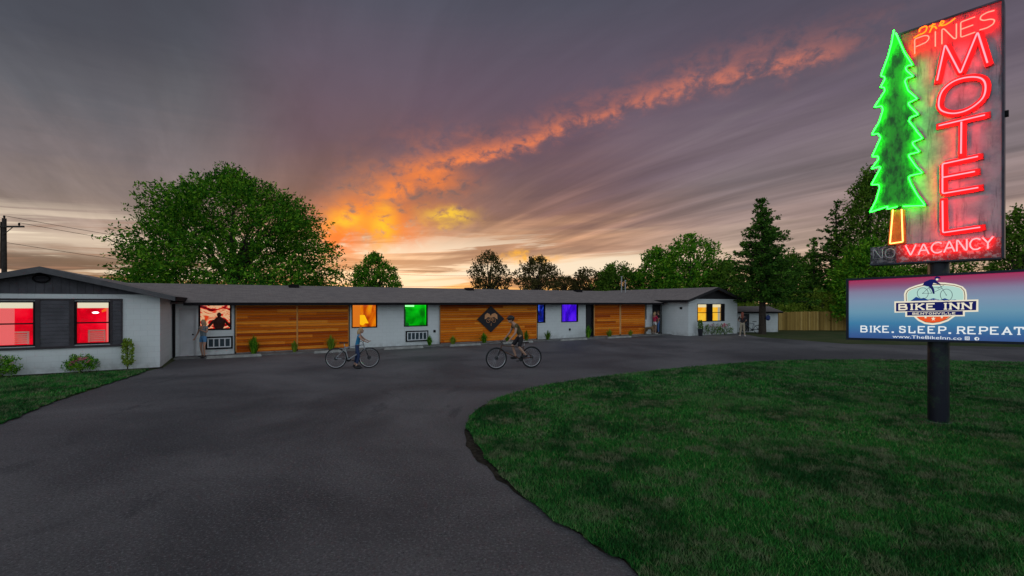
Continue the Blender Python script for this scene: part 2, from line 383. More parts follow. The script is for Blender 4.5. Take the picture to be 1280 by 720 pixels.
def blades(name, loop, bands, z0, label):
    allv = []
    lo = np.min(np.array(loop), 0); hi = np.max(np.array(loop), 0)
    for (y0, y1, dens, h, wd) in bands:
        xl = max(lo[0], -1.25*y1-1); xh = min(hi[0], 1.25*y1+1); yl = max(y0, lo[1]); yh = min(y1, hi[1])
        if yh <= yl: continue
        n_ = int(dens*(xh-xl)*(yh-yl)); P = rng.uniform((xl, yl), (xh, yh), (n_, 2))
        P = P[fov(P)]; P = P[inside(P, loop)]; n_ = len(P)
        a = rng.uniform(0, 2*np.pi, n_); hh = h*rng.uniform(.45, 1.3, n_); le = rng.normal(0, .55, (n_, 2))*hh[:, None]
        ww = wd*rng.uniform(.6, 1.3, n_)/2
        v = np.zeros((n_, 3, 3)); v[:, 0, :2] = P+np.stack([np.cos(a), np.sin(a)], 1)*ww[:, None]; v[:, 1, :2] = P-np.stack([np.cos(a), np.sin(a)], 1)*ww[:, None]
        v[:, 2, :2] = P+le; v[:, :2, 2] = z0-.005; v[:, 2, 2] = z0+hh
        allv.append(v.reshape(-1, 3))
    o = fastmesh(name, np.concatenate(allv), 3, m_blade)
    return tag(o, label, 'grass', kind='stuff')
blades('grass', isl_in, [(3, 5.5, 5200, .045, .010), (5.5, 8, 3600, .05, .012), (8, 12, 1700, .055, .018), (12, 20, 650, .06, .03)], .035, 'short mown green grass covering the curved island by the tall sign')
blades('grass', lawl_j, [(8, 12, 1500, .055, .018), (12, 18, 900, .06, .025)], .028, 'short green grass patch in front of the left wing of the motel')

# ------------------------------------------------------------------ motel
def brick_white(name, c1, c2):
    m = bpy.data.materials.new(name); m.use_nodes = True; MC[name] = m
    T = NT(m.node_tree); b = T.n['Principled BSDF']; co = T.coord('Object')
    xx, yy, z_ = T.sep(co)
    v = T.comb(T.m('ADD', xx, yy), z_, 0.)
    br = T.n.new('ShaderNodeTexBrick'); T.put(br.inputs['Vector'], v); br.inputs['Scale'].default_value = 1.
    br.inputs['Mortar Size'].default_value = .006; br.inputs['Brick Width'].default_value = .4; br.inputs['Row Height'].default_value = .2
    br.inputs['Color1'].default_value = c1+(1,); br.inputs['Color2'].default_value = tuple(q*.97 for q in c1)+(1,); br.inputs['Mortar'].default_value = tuple(q*.86 for q in c1)+(1,)
    f = T.noise(co, 1.1, 7, .7)
    c = T.mix(T.ss(f, .5, .8, 0., .6), br.outputs[0], c2+(1,))
    low = T.m('MULTIPLY', T.ss(z_, .45, .0), T.ss(T.noise(co, 3., 5, .7), .35, .7))
    c = T.mix(T.m('MULTIPLY', low, .55), c, (.25, .24, .23, 1))
    T.put(b.inputs['Base Color'], c); b.inputs['Roughness'].default_value = .8
    bn = T.n.new('ShaderNodeBump'); bn.inputs['Strength'].default_value = .35; bn.inputs['Distance'].default_value = .01; bn.invert = True
    T.put(bn.inputs['Height'], br.outputs[1]); T.l.new(bn.outputs[0], b.inputs['Normal'])
    return m
m_wall = brick_white('white_painted_block', (.64, .66, .66), (.50, .52, .52))
m_dark = mat('dark_trim', (.014, .012, .014), .8, var=.3, vscale=6, spec=.1)
m_grey = mat('charcoal_siding', (.085, .080, .092), .8, var=.3, vscale=2, bump=.3, bscale=30)
m_door = mat('door_white', (.55, .54, .55), .6, var=.12, vscale=2)
m_conc = mat('concrete', (.20, .195, .19), .9, var=.4, vscale=3, bump=.5, bscale=40)
m_shing = bpy.data.materials.new('asphalt_shingles'); m_shing.use_nodes = True
T = NT(m_shing.node_tree); b = T.n['Principled BSDF']; co = T.coord('Object')
br = T.n.new('ShaderNodeTexBrick'); T.put(br.inputs['Vector'], T.scale(co, 1, 1, 0)); br.inputs['Scale'].default_value = 1.; br.inputs['Brick Width'].default_value = .33; br.inputs['Row Height'].default_value = .14
br.inputs['Mortar Size'].default_value = .008
br.inputs['Color1'].default_value = (.25, .205, .19, 1); br.inputs['Color2'].default_value = (.175, .142, .134, 1); br.inputs['Mortar'].default_value = (.13, .11, .11, 1)
c = T.mix(T.ss(T.noise(co, 25, 4, .7), .4, .7, 0., .5), br.outputs[0], (.32, .275, .255, 1))
c = T.mix(T.ss(T.noise(T.scale(co, 1, .3, 1), .5, 6, .6), .45, .75, 0., .45), c, (.17, .145, .145, 1))
T.put(b.inputs['Base Color'], c); b.inputs['Roughness'].default_value = .95; b.inputs['Specular IOR Level'].default_value = .15

def wood_mat(name, base, dark, light, plank, vertical=False):
    m = bpy.data.materials.new(name); m.use_nodes = True; MC[name] = m
    T = NT(m.node_tree); b = T.n['Principled BSDF']; co = T.coord('Object'); xx, yy, z_ = T.sep(co)
    across, along = (xx, z_) if vertical else (z_, xx)
    row0 = T.m('FLOOR', T.m('DIVIDE', across, plank))
    row = T.m('ADD', row0, T.m('MULTIPLY', T.m('FLOOR', T.m('ADD', T.m('MULTIPLY', along, .0 if vertical else .21), T.m('MULTIPLY', row0, .37))), 17.3))
    wn = T.n.new('ShaderNodeTexWhiteNoise'); wn.noise_dimensions = '1D'; T.put(wn.inputs['W'], row); r1 = wn.outputs[0]
    colr = T.ramp(r1, [(0, dark), (.22, tuple((p+q)/2 for p, q in zip(dark, base))), (.45, base), (.7, base), (.9, light), (1, light)])
    g = T.noise(T.comb(T.m('ADD', T.m('MULTIPLY', along, 1.3), T.m('MULTIPLY', row, 7.3)), T.m('MULTIPLY', across, 15.), row), 1.4, 7, .65, .9)
    colr = T.mix(T.ss(g, .46, .74, 0., .6), colr, dark+(1,))
    g2 = T.noise(T.comb(T.m('ADD', T.m('MULTIPLY', along, 2.5), T.m('MULTIPLY', row, 3.1)), T.m('MULTIPLY', across, 6.), row), 2.5, 3, .5)
    colr = T.mix(T.ss(g2, .68, .76, 0., .9), colr, tuple(q*.35 for q in dark)+(1,))
    fr = T.m('FRACT', T.m('DIVIDE', across, plank))
    gap = T.m('LESS_THAN', fr, .05)
    colr = T.mix(T.m('MULTIPLY', gap, .85), colr, (.01, .005, .003, 1))
    T.put(b.inputs['Base Color'], colr); b.inputs['Roughness'].default_value = .75; b.inputs['Specular IOR Level'].default_value = .12
    bn = T.n.new('ShaderNodeBump'); bn.inputs['Strength'].default_value = .5; bn.inputs['Distance'].default_value = .01
    T.put(bn.inputs['Height'], T.m('SUBTRACT', g, gap)); T.l.new(bn.outputs[0], b.inputs['Normal'])
    return m
m_wood = wood_mat('cedar_planks', (.72, .165, .008), (.34, .050, .004), (.90, .28, .025), .14)
m_woodL = wood_mat('cedar_trim', (.70, .33, .10), (.45, .16, .04), (.85, .48, .2), 3.)

motel = empty('motel_building', (OX, OY, 0), TH, 'long low white motel with grey shingle roof, cedar panels and glowing coloured room windows', 'motel')

def wall_holes(mb, axis, fixed0, fixed1, a0, a1, z0, z1, holes):
    """slab wall with rectangular openings; axis 'x' runs along local x"""
    xs = sorted({a0, a1, *[h[0] for h in holes], *[h[1] for h in holes]}); zs = sorted({z0, z1, *[h[2] for h in holes], *[h[3] for h in holes]})
    for i in range(len(xs)-1):
        run = None
        for j in range(len(zs)-1):
            cx, cz = (xs[i]+xs[i+1])/2, (zs[j]+zs[j+1])/2
            solid = not any(h[0] < cx < h[1] and h[2] < cz < h[3] for h in holes)
            if solid: run = (run[0], zs[j+1]) if run else (zs[j], zs[j+1])
            if (not solid or j == len(zs)-2) and run:
                if axis == 'x': mb.box(xs[i], fixed0, run[0], xs[i+1], fixed1, run[1])
                else: mb.box(fixed0, xs[i], run[0], fixed1, xs[i+1], run[1])
                run = None
m_glass = bpy.data.materials.new('window_glass'); m_glass.use_nodes = True
T = NT(m_glass.node_tree); T.n.clear(); tr = T.n.new('ShaderNodeBsdfTransparent'); gl = T.n.new('ShaderNodeBsdfGlossy'); gl.inputs['Roughness'].default_value = .03
lw = T.n.new('ShaderNodeFresnel'); lw.inputs[0].default_value = 1.45; mx = T.n.new('ShaderNodeMixShader'); T.l.new(lw.outputs[0], mx.inputs[0]); T.l.new(tr.outputs[0], mx.inputs[1]); T.l.new(gl.outputs[0], mx.inputs[2])
o_ = T.n.new('ShaderNodeOutputMaterial'); T.l.new(mx.outputs[0], o_.inputs[0])
tr.inputs[0].default_value = (.93, .93, .93, 1)

def room_mat(name, stops, scale=.8, strength=1., stretch=(1, 1, 1), dist=.6):  # room surfaces glow in mottled colour, in place of lamps inside
    m = bpy.data.materials.new(name); m.use_nodes = True; MC[name] = m
    T = NT(m.node_tree); T.n.clear(); co = T.coord('Object')
    f = T.noise(T.scale(co, *stretch), scale, 4, .5, dist)
    c = T.ramp(T.ss(f, .3, .7), [(p, lin(q)) for p, q in stops])
    e = T.n.new('ShaderNodeEmission'); T.put(e.inputs[0], c); e.inputs[1].default_value = strength
    o = T.n.new('ShaderNodeOutputMaterial'); T.l.new(e.outputs[0], o.inputs[0]); return m
def window(x0, x1, z0, z1, y0, room, depth=1.6, fr=.05, mull=0, hor=False, label=None, frame_m=None, side=.0):
    mb = MB()
    yf = y0-.02; yb = y0+.10
    mb.box(x0, yf, z0, x1, yb, z0+fr); mb.box(x0, yf, z1-fr, x1, yb, z1); mb.box(x0, yf, z0+fr, x0+fr, yb, z1-fr); mb.box(x1-fr, yf, z0+fr, x1, yb, z1-fr)
    for k in range(mull):
        c_ = x0+(x1-x0)*(k+1)/(mull+1); mb.box(c_-.02, yf+.01, z0+fr, c_+.02, yb-.01, z1-fr)
    if hor: c_ = z0+(z1-z0)*.5; mb.box(x0+fr, yf+.012, c_-.022, x1-fr, yb-.012, c_+.022)
    wn = mb.build('window', frame_m or m_dark, motel)
    if label: wn['label'] = label
    g = MB(); g.quad((x0+fr, y0+.05, z0+fr), (x1-fr, y0+.05, z0+fr), (x1-fr, y0+.05, z1-fr), (x0+fr, y0+.05, z1-fr)); g.build('pane', m_glass, wn)
    r = MB(); e = .35; a, b_, c_, d = x0-e, x1+e, z0-e*.6, z1+.05; yr = y0+depth; y1_ = y0+.25
    r.quad((a, yr, c_), (b_, yr, c_), (b_, yr, d), (a, yr, d)); r.quad((a, y1_, c_), (a, yr, c_), (a, yr, d), (a, y1_, d)); r.quad((b_, y1_, c_), (b_, yr, c_), (b_, yr, d), (b_, y1_, d))
    r.quad((a, y1_, c_), (b_, y1_, c_), (b_, yr, c_), (a, yr, c_)); r.quad((a, y1_, d), (b_, y1_, d), (b_, yr, d), (a, yr, d))
    r.build('room_interior', room, wn)
    return wn
# long wall -----------------------------------------------------------------
S = s_of
holes = []; ZT = 2.36
wins = [(248, 289.5, 1.17, 'a'), (439.5, 471.5, 1.10, 'b'), (505, 534.5, 1.10, 'c'), (671.5, 681.5, 1.12, 'd'), (701.5, 722.5, 1.12, 'e')]
rm_a = room_mat('room_red_mural', [(0, (30, 0, 5)), (.3, (130, 5, 12)), (.42, (225, 15, 15)), (.55, (215, 60, 30)), (.68, (225, 170, 130)), (.85, (225, 180, 135)), (1, (210, 60, 20))], 1.5, 1., (1, 1, 1.6), 1.6)
rm_b = room_mat('room_amber', [(0, (110, 35, 0)), (.35, (195, 75, 5)), (.7, (235, 125, 10)), (1, (240, 160, 20))], 1.1, 1., (1.6, 1, .6))
rm_c = room_mat('room_green', [(0, (0, 90, 5)), (.35, (0, 165, 12)), (1, (0, 225, 20))], .9, 1.)
rm_d = room_mat('room_dark_blue', [(0, (5, 10, 60)), (.6, (15, 30, 140)), (1, (60, 110, 240))], 1.6, 1.)
rm_e = room_mat('room_violet', [(0, (20, 0, 110)), (.5, (60, 5, 215)), (1, (95, 30, 255))], 1.2, 1., (2, 1, .5))
rooms = dict(a=rm_a, b=rm_b, c=rm_c, d=rm_d, e=rm_e)
for p0, p1, zb, k_ in wins: holes.append((S(p0), S(p1), zb, ZT))
door1 = (S(225.5), S(244.5), 0.05, 2.12); door2 = (S(733), S(741), 0.05, 2.3); door3 = (S(816), S(826.4), 0.05, 2.25)
slot = (S(805.5), S(808.5), 1.15, ZT)
holes += [door1, door2, door3, slot]
mb = MB(); wall_holes(mb, 'x', 0, .2, sL+.0, xR, 0, 2.485, holes); mb.build('long_wall', m_wall, motel)
mb = MB(); mb.box(sL, 7.6, 0, xR, 7.8, 2.485); mb.build('rear_wall', m_wall, motel)
wo = {}
lab = dict(a='window glowing red and cream', b='window glowing amber', c='window glowing bright green', d='narrow window glowing dim blue', e='window glowing violet')
for p0, p1, zb, k_ in wins: wo[k_] = window(S(p0), S(p1), zb, ZT, 0, rooms[k_], label=lab[k_], fr=.07 if k_ in 'ad' else .05)
# things seen in the rooms
def curtain(parent, x0, x1, z0, z1, y0, m, name='curtain', amp=.03, pitch=.12):
    mb = MB(); n_ = max(6, int((x1-x0)/pitch*4)); pts = [(x0+(x1-x0)*i/n_, y0+amp*math.sin(i*math.pi/2)) for i in range(n_+1)]
    for i in range(n_): mb.quad((pts[i][0], pts[i][1], z0), (pts[i+1][0], pts[i+1][1], z0), (pts[i+1][0], pts[i+1][1], z1), (pts[i][0], pts[i][1], z1))
    return mb.build(name, m, parent, smooth=True)
m_cur_red = emis('lit_curtain_pink', lin((238, 105, 105)), 1.); m_cream = emis('lit_shade_cream', lin((235, 225, 195)), 1.)  # curtains and shades glow by themselves to look lit
m_amb = emis('lit_amber_lamp', lin((255, 190, 20)), 1.1); m_grn = emis('lit_green_lamp', lin((150, 255, 160)), 1.6); m_blu = emis('lit_blue_patch', lin((70, 130, 245)), 1.)
m_room_dark = mat('room_dark_object', (.03, .012, .012), .8)  # dark brown of objects seen inside the rooms
x0, x1 = S(440), S(471)
mb = MB(); mb.ellipsoid((x0*.42+x1*.58, 1.0, 1.35), (.16, .12, .16)); mb.tube([(x0*.42+x1*.58, 1.0, 1.3), (x0*.42+x1*.58, 1.0, 1.75)], [.34, .13], 16); mb.build('glow_shape', m_amb, wo['b'])
curtain(wo['b'], x0+.05, x0+.45, 1.12, 2.3, .2, emis('lit_curtain_amber', lin((225, 120, 30)), 1.))
x0, x1 = S(505), S(534.5)
mb = MB(); mb.box(x0+.1, .5, 2.20, x0+.75, .62, 2.29); mb.build('glow_shape', m_grn, wo['c'])
mb = MB(); mb.box(x0-.1, 1.2, 1.0, x0+.5, 1.5, 2.05); mb.ellipsoid((x0+.3, .8, 1.18), (.25, .2, .12)); mb.build('dark_green_shape', emis('lit_dark_green', lin((10, 90, 25)), 1.), wo['c'])  # darker left part of the green room, put in as dim glowing shapes
x0, x1 = S(671.5), S(681.5)
mb = MB(); mb.box(x0+.15, 1.0, 1.7, x1-.1, 1.06, 2.2); mb.build('blue_patch', m_blu, wo['d'])  # pale blue patch in the upper window, put in as a glowing slab
x0, x1 = S(701.5), S(722.5)
curtain(wo['e'], x0+.05, x0+.35, 1.14, 2.3, .2, emis('lit_curtain_violet', lin((60, 20, 190)), 1.))
mb = MB(); mb.box(x0+.5, 1.1, 1.0, x0+.75, 1.3, 2.0); mb.build('glow_shape', emis('violet_shape', lin((45, 5, 150)), 1.), wo['e'])  # dim self-glowing violet block, a darker upright shape rather than a lamp
x0, x1 = S(248), S(289.5)
mb = MB(); xm = x0*.40+x1*.60; mb.ellipsoid((xm, .7, 1.85), (.09, .09, .12)); mb.ellipsoid((xm, .7, 1.45), (.24, .14, .32)); mb.tube([(xm-.2, .7, 1.6), (xm-.42, .6, 1.3)], .06); mb.tube([(xm+.2, .7, 1.6), (xm+.45, .6, 1.3)], .06)
mb.build('picture', m_room_dark, wo['a'])
# doors
m_blackdoor = mat('dark_door', (.012, .011, .014), .5)
def door(d, m, knob=True, y=.06):
    mb = MB(); mb.box(d[0], y, d[2], d[1], y+.05, d[3]); 
    for (a, b_) in ((.12, .45), (.55, .93)):
        h = d[3]-d[2]; xm = .15*(d[1]-d[0]); mb.box(d[0]+xm, y-.012, d[2]+h*a, d[1]-xm, y, d[2]+h*b_)
    dn = mb.build('door', m, motel)
    if knob:
        k_ = MB(); k_.ellipsoid((d[1]-.1, y-.05, 1.0), (.035, .04, .035), 10, 6); k_.tube([(d[1]-.1, y, 1.0), (d[1]-.1, y-.05, 1.0)], .012); k_.build('door_knob', m_dark, dn)
    f = MB(); f.box(d[0]-.05, -.015, d[2], d[0], .1, d[3]+.05); f.box(d[1], -.015, d[2], d[1]+.05, .1, d[3]+.05); f.box(d[0], -.015, d[3], d[1], .1, d[3]+.05); f.build('door_frame', m_dark if m is m_blackdoor else m_door, dn)
    return dn
door(door1, m_door); door(door2, m_blackdoor); door(door3, m_blackdoor)
mb = MB(); mb.box(slot[0], .12, slot[2], slot[1], .16, slot[3]); mb.build('side_light', m_blackdoor, motel)
# vent grilles of the room air conditioners
def grille(p0, p1, z0, z1):
    x0, x1 = S(p0), S(p1); mb = MB(); f = .07
    mb.box(x0, -.05, z0, x1, 0, z0+f); mb.box(x0, -.05, z1-f, x1, 0, z1); mb.box(x0, -.05, z0+f, x0+f, 0, z1-f); mb.box(x1-f, -.05, z0+f, x1, 0, z1-f)
    g = mb.build('vent_surround', m_dark, motel)
    w_ = MB(); a, b_, c_, d = x0+f, x1-f, z0+f, z1-f; t = .045; w_.box(a, -.07, c_, b_, -.01, c_+t); w_.box(a, -.07, d-t, b_, -.01, d); n_ = max(4, round((b_-a)/.24))
    for i in range(n_+1):
        xx = a+(b_-a-.05)*i/n_; w_.box(xx, -.07, c_+t, xx+.05, -.01, d-t)
    w_.build('grille', mat('grille_white', (.62, .63, .65), .5), g)
    b2 = MB(); b2.box(a, -.012, c_, b_, -.004, d)
    for i in range(9): zz_ = c_+(d-c_)*(i+.5)/9; b2.box(a, -.04, zz_-.006, b_, -.013, zz_+.006)
    b2.build('louvre', mat('louvre_blue_grey', (.05, .08, .10), .5, var=.3), g)
grille(257, 291, .30, .88); grille(507, 535, .26, .86)
# cedar panels
panels = [(295.5, 370.3), (372.3, 434.5), (550, 669.5), (742, 773.3), (775, 804.5)]
for p0, p1 in panels:
    mb = MB(); x0, x1 = S(p0), S(p1); n_ = 16; h = (ZT-.02-.10)/n_
    for i in range(n_): mb.box(x0, -.09, .10+i*h+.004, x1, -.045-.004*(i % 2), .10+(i+1)*h-.004)
    pn = mb.build('cedar_panel', m_wood, motel)
    for a_ in (x0-.035, x1): tr_ = MB(); tr_.box(a_, -.11, .06, a_+.035, -.04, ZT); tr_.build('panel_trim', m_woodL, pn)
for px in (294, 436.2, 671, 740.8, 805.6):
    mb = MB(); xx = S(px); mb.box(xx-.03, -.055, .04, xx+.03, -.002, ZT); mb.build('batten', m_dark, motel)
mb = MB(); mb.box(sL+.02, -.06, .0, sL+.12, 0, 2.5); mb.build('corner_post', m_dark, motel)
for px, zc in ((543, .8), (712, .62)):
    mb = MB(); mb.box(S(px)-.06, -.05, zc-.07, S(px)+.06, 0, zc+.07); mb.build('outlet_box', m_dark, motel)
# main roof
zE, zR_, yE, yR_, yB = 2.43, 3.40, -.62, 4.0, 8.6
def slope_roof(name, pts, th, m):
    mb = MB(); mb.hull8([(p[0], p[1], p[2]-th) for p in pts]+list(pts)); return mb.build(name, m, motel)
xa, xb = sL-WLW/2+.1, xR+WRW/2-.1
slope_roof('roof', [(xa, yE, zE), (xb, yE, zE), (xb, yR_, zR_), (xa, yR_, zR_)], .06, m_shing)
slope_roof('roof', [(xa, yR_, zR_), (xb, yR_, zR_), (xb, yB, zE), (xa, yB, zE)], .06, m_shing)
mb = MB(); mb.box(sL+.46, yE-.03, zE-.13, xR-.46, yE-.002, zE+.002); mb.build('fascia', m_dark, motel)
mb = MB(); mb.box(sL+.03, yE+.02, 2.365, xR-.02, -.004, 2.385); mb.build('soffit', mat('soffit_grey', (.06, .055, .06), .9), motel)
# roof fittings
def roof_z(yl): return zE+(yl-yE)/(yR_-yE)*(zR_-zE)
xx = S(777, 3.5)
for dx, h in ((0, 1.25), (.42, .95)):
    mb = MB(); mb.tube([(xx+dx, 3.5, roof_z(3.5)-.05), (xx+dx, 3.5, roof_z(3.5)+h)], .045, 10); mb.tube([(xx+dx, 3.5, roof_z(3.5)+h), (xx+dx, 3.5, roof_z(3.5)+h+.09)], .07, 10); mb.build('vent_pipe', mat('galvanised', (.35, .35, .36), .5, .4), motel)
for px in (367, 586, 722):
    xx = S(px, 3.6); mb = MB(); mb.box(xx-.25, 3.3, roof_z(3.3)-.02, xx+.25, 3.8, roof_z(3.8)+.09); mb.build('roof_vent', m_dark, motel)
# wings ---------------------------------------------------------------------
def wing(x0, x1, yf, yb, holes, zw=2.72, apex=3.62, fascia_m=None, gable_m=None, left=True):
    mb = MB(); wall_holes(mb, 'x', yf, yf+.2, x0, x1, 0, zw, holes); mb.build('front_wall', m_wall, motel)
    mb = MB(); mb.box(x0, yf+.2, 0, x0+.2, yb, zw); mb.build('side_wall', m_wall, motel)
    mb = MB(); mb.box(x1-.2, yf+.2, 0, x1, yb, zw); mb.build('side_wall', m_wall, motel)
    xm = (x0+x1)/2; sl = (apex-.10-zw)/((x1-x0)/2); oh = .5; of = .38
    mb = MB(); mb.prism([(x0, zw+.002), (x1, zw+.002), (xm, apex-.12)], lambda a, c_: (a, yf-.015, c_), lambda a, c_: (a, yf+.18, c_))
    if left:
        n_ = 30
        for i in range(n_+1):   # vertical siding grooves as thin battens
            a = x0+(x1-x0)*i/n_; h = zw+sl*((x1-x0)/2-abs(a-xm))-.05
            if h > zw+.06: mb.box(a-.012, yf-.03, zw+.01, a+.012, yf-.015, h)
    mb.build('gable', gable_m, motel)
    ze = zw+.06-sl*oh; ya = yf-of; za = apex
    for sx in (-1, 1):
        xe = xm+sx*((x1-x0)/2+oh)
        pts = [(xm, ya, za), (xe, ya, ze), (xe, yb+.3, ze), (xm, yb+.3, za)]
        mb = MB(); mb.hull8([(p[0], p[1], p[2]-.05) for p in pts]+pts); mb.build('roof', m_shing, motel)
        # rake board on the gable, fascia at the eave
        mb = MB(); mb.hull8([(xm, ya-.03, za-.20), (xe, ya-.03, ze-.17), (xe, ya-.003, ze-.17), (xm, ya-.003, za-.20), (xm, ya-.03, za-.0), (xe, ya-.03, ze), (xe, ya-.003, ze), (xm, ya-.003, za-.0)])
        mb.build('rake_board', fascia_m, motel)
        mb = MB(); a, b_ = sorted((xe+sx*.004, xe+sx*.03)); mb.box(a, ya, ze-.17, b_, yb, ze-.01); mb.build('fascia', m_dark, motel)
        mb = MB(); pts = [(xe, ya, ze-.09), (x1 if sx > 0 else x0, ya, zw-.03), (x1 if sx > 0 else x0, yb, zw-.03), (xe, yb, ze-.09)]; mb.hull8([(p[0], p[1], p[2]-.02) for p in pts]+pts); mb.build('soffit', fascia_m, motel)
    return xm
yW = -3.6
def SL(px): return S(px, yW)
zb0, zt0 = .93, 2.50
lh = [(SL(-62), SL(44), zb0+.03, zt0-.03), (SL(93), SL(138), zb0+.03, zt0-.03)]
m_rake = mat('rake_grey', (.10, .095, .10), .7, var=.2)
xm = wing(sL-WLW, sL, yW, 8.0, lh, gable_m=m_grey, fascia_m=m_rake)
mb = MB(); c_ = (xm-.05, yW-.05, 3.23); pts = [(c_[0]+.2*math.cos(t*math.pi/12), c_[1], c_[2]+.13*math.sin(t*math.pi/12)) for t in range(24)]; mb.tube(pts, .025, 6, close=True)
for i in range(5):
    zz_ = c_[2]-.09+i*.045; hw = .2*math.sqrt(max(0, 1-((zz_-c_[2])/.13)**2)); mb.box(c_[0]-hw, yW-.05, zz_-.008, c_[0]+hw, yW-.02, zz_+.008)
mb.build('gable_vent', m_dark, motel)
# dark surround band with shutters
mb = MB(); x0, x1 = SL(-64), SL(153.5)
mb.box(x0, yW-.04, zt0, x1, yW-.002, zt0+.06); mb.box(x0, yW-.05, zb0-.08, x1, yW-.002, zb0); 
for a, b_ in ((SL(44.5), SL(50.5)), (SL(87), SL(93)), (SL(138), SL(140.5)), (SL(151.5), SL(153.5))): mb.box(a, yW-.045, zb0, b_, yW-.002, zt0)
mb.build('window_surround', mat('surround_brown', (.05, .04, .045), .7, var=.3), motel)
for a, b_ in ((SL(50.5), SL(87)), (SL(140.5), SL(151.5))):
    mb = MB(); n_ = 12
    for i in range(n_):
        h = (zt0-zb0)/n_; mb.hull8([(a, yW-.032, zb0+i*h), (b_, yW-.032, zb0+i*h), (b_, yW-.002, zb0+i*h), (a, yW-.002, zb0+i*h), (a, yW-.02, zb0+(i+1)*h-.004), (b_, yW-.02, zb0+(i+1)*h-.004), (b_, yW-.002, zb0+(i+1)*h-.004), (a, yW-.002, zb0+(i+1)*h-.004)])
    mb.build('siding_panel', m_grey, motel)
rm_l = room_mat('room_red', [(0, (190, 0, 20)), (.45, (245, 0, 35)), (1, (255, 25, 50))], .9, 1.)
for i, h in enumerate(lh):
    wn = window(h[0], h[1], h[2], h[3], yW, rm_l, depth=2.4, hor=True, label=('wide window glowing red', 'second window glowing red')[i])
    mb = MB(); mb.box(h[0]+.05, yW+.13, h[3]-.24, h[1]-.05, yW+.17, h[3]-.05); mb.build('roller_shade', m_cream, wn)
    if i == 0: curtain(wn, SL(-55), SL(13.5), h[2]+.05, h[3]-.25, yW+.3, m_cur_red)
    else: curtain(wn, SL(131), SL(137), h[2]+.05, h[3]-.25, yW+.25, m_cur_red); 
    mb = MB(); p = (SL(31), SL(108))[i]; mb.ellipsoid((p, yW+1.2, 2.05), (.1, .05, .035)); mb.build('ceiling_lamp', emis('pink_white_lamp', (1., .72, .74), 4), wn)
    if i == 1:
        mb = MB(); mb.hull8([(SL(110), yW+1.9, 2.05), (SL(128), yW+1.9, 2.2), (SL(128), yW+1.95, 2.2), (SL(110), yW+1.95, 2.05), (SL(110), yW+1.9, 2.12), (SL(128), yW+1.9, 2.42), (SL(128), yW+1.95, 2.42), (SL(110), yW+1.95, 2.12)]); mb.build('wall_light_patch', emis('orange_light_patch', lin((250, 110, 30)), 1.), wn)  # patch of light on the room wall, painted as a glowing slab
m_acw = bpy.data.materials.new('beige_appliance'); m_acw.use_nodes = True
T = NT(m_acw.node_tree); b = T.n['Principled BSDF']; b.inputs['Base Color'].default_value = (.85, .80, .62, 1); b.inputs['Roughness'].default_value = .5
for (p0, p1), lb in zip(((13.5, 36.5), (110, 132)), ('beige slatted chair back seen inside the leftmost red window', 'beige slatted chair back seen inside the second red window')):
    t_ = yW+.5; r = empty('chair', W((S(p0, t_)+S(p1, t_))/2, t_, 0), TH, lb, 'chair', 'chairs inside the red rooms'); hw = (S(p1, t_)-S(p0, t_))/2
    mb = MB(); mb.box(-hw, 0, 1.0, -hw+.05, .04, 1.42); mb.box(hw-.05, 0, 1.0, hw, .04, 1.42); mb.box(-hw, -.01, 1.38, hw, .05, 1.44)
    for i in range(5): mb.box(-hw+.05, .008, 1.02+i*.07, hw-.05, .03, 1.065+i*.07)
    m_cb = m_acw
    mb.build('backrest', m_cb, r)
    mb = MB(); mb.box(-hw, 0, .60, hw, .5, .68); mb.build('seat', m_cb, r)
    for a in (-hw+.03, hw-.03):
        for c_ in (.03, .47): mb = MB(); mb.tube([(a, c_, .02), (a, c_, .62)], .02, 6); mb.build('leg', m_dark, r)
# right wing
def SR(px): return S(px, PR)
rh = [(SR(871.5), SR(885), 1.02, 2.36), (SR(890), SR(903), 1.02, 2.36)]
wing(xR, xR+WRW, PR, 9.0, rh, fascia_m=mat('rake_black', (.02, .018, .02), .7), gable_m=mat('gable_black', (.02, .018, .02), .8), left=False)
mb = MB(); mb.box(SR(885), PR-.03, 1.02, SR(890), PR+.1, 2.36); mb.build('shutter', m_dark, motel); mb = MB(); mb.box(SR(903), PR-.03, 1.02, SR(905.5), PR-.002, 2.36); mb.build('shutter', m_dark, motel)
rm_y = room_mat('room_yellow', [(0, (225, 110, 5)), (.4, (255, 165, 15)), (1, (255, 205, 60))], 1.0, 1.)
for i, h in enumerate(rh):
    wn = window(*h, PR, rm_y, depth=2.5, hor=True, label=('left office window glowing yellow', 'right office window glowing yellow with dark picture')[i])
    mb = MB(); mb.box(h[0]+.05, PR+.13, h[3]-.27, h[1]-.05, PR+.17, h[3]-.05); mb.build('roller_shade', emis('lit_shade_pale', lin((240, 225, 180)), 1.), wn)
    mb = MB(); 
    if i == 0: mb.box(h[0]+.15, PR+1.0, 1.55, h[0]+.65, PR+1.04, 2.0); mb.build('picture', emis('orange_picture', lin((205, 70, 15)), 1.), wn)
    else: mb.box(h[0]+.55, PR+1.0, 1.3, h[0]+.95, PR+1.04, 2.1); mb.build('picture', m_room_dark, wn)
    if i == 1: curtain(wn, h[1]-.28, h[1]-.06, 1.05, 2.1, PR+.2, emis('lit_curtain_grey', lin((170, 165, 140)), 1.))
mb = MB(); xx = xR-.04; zz_ = 2.0; mb.box(xx, -1.95, 1.95, xR, -1.75, 2.12); mb.build('outlet_box', m_dark, motel)
mb = MB(); mb.tube([(xR+WRW+.04, PR+.06, 0), (xR+WRW+.04, PR+.06, 2.5)], .04, 8); mb.build('downspout', m_dark, motel)
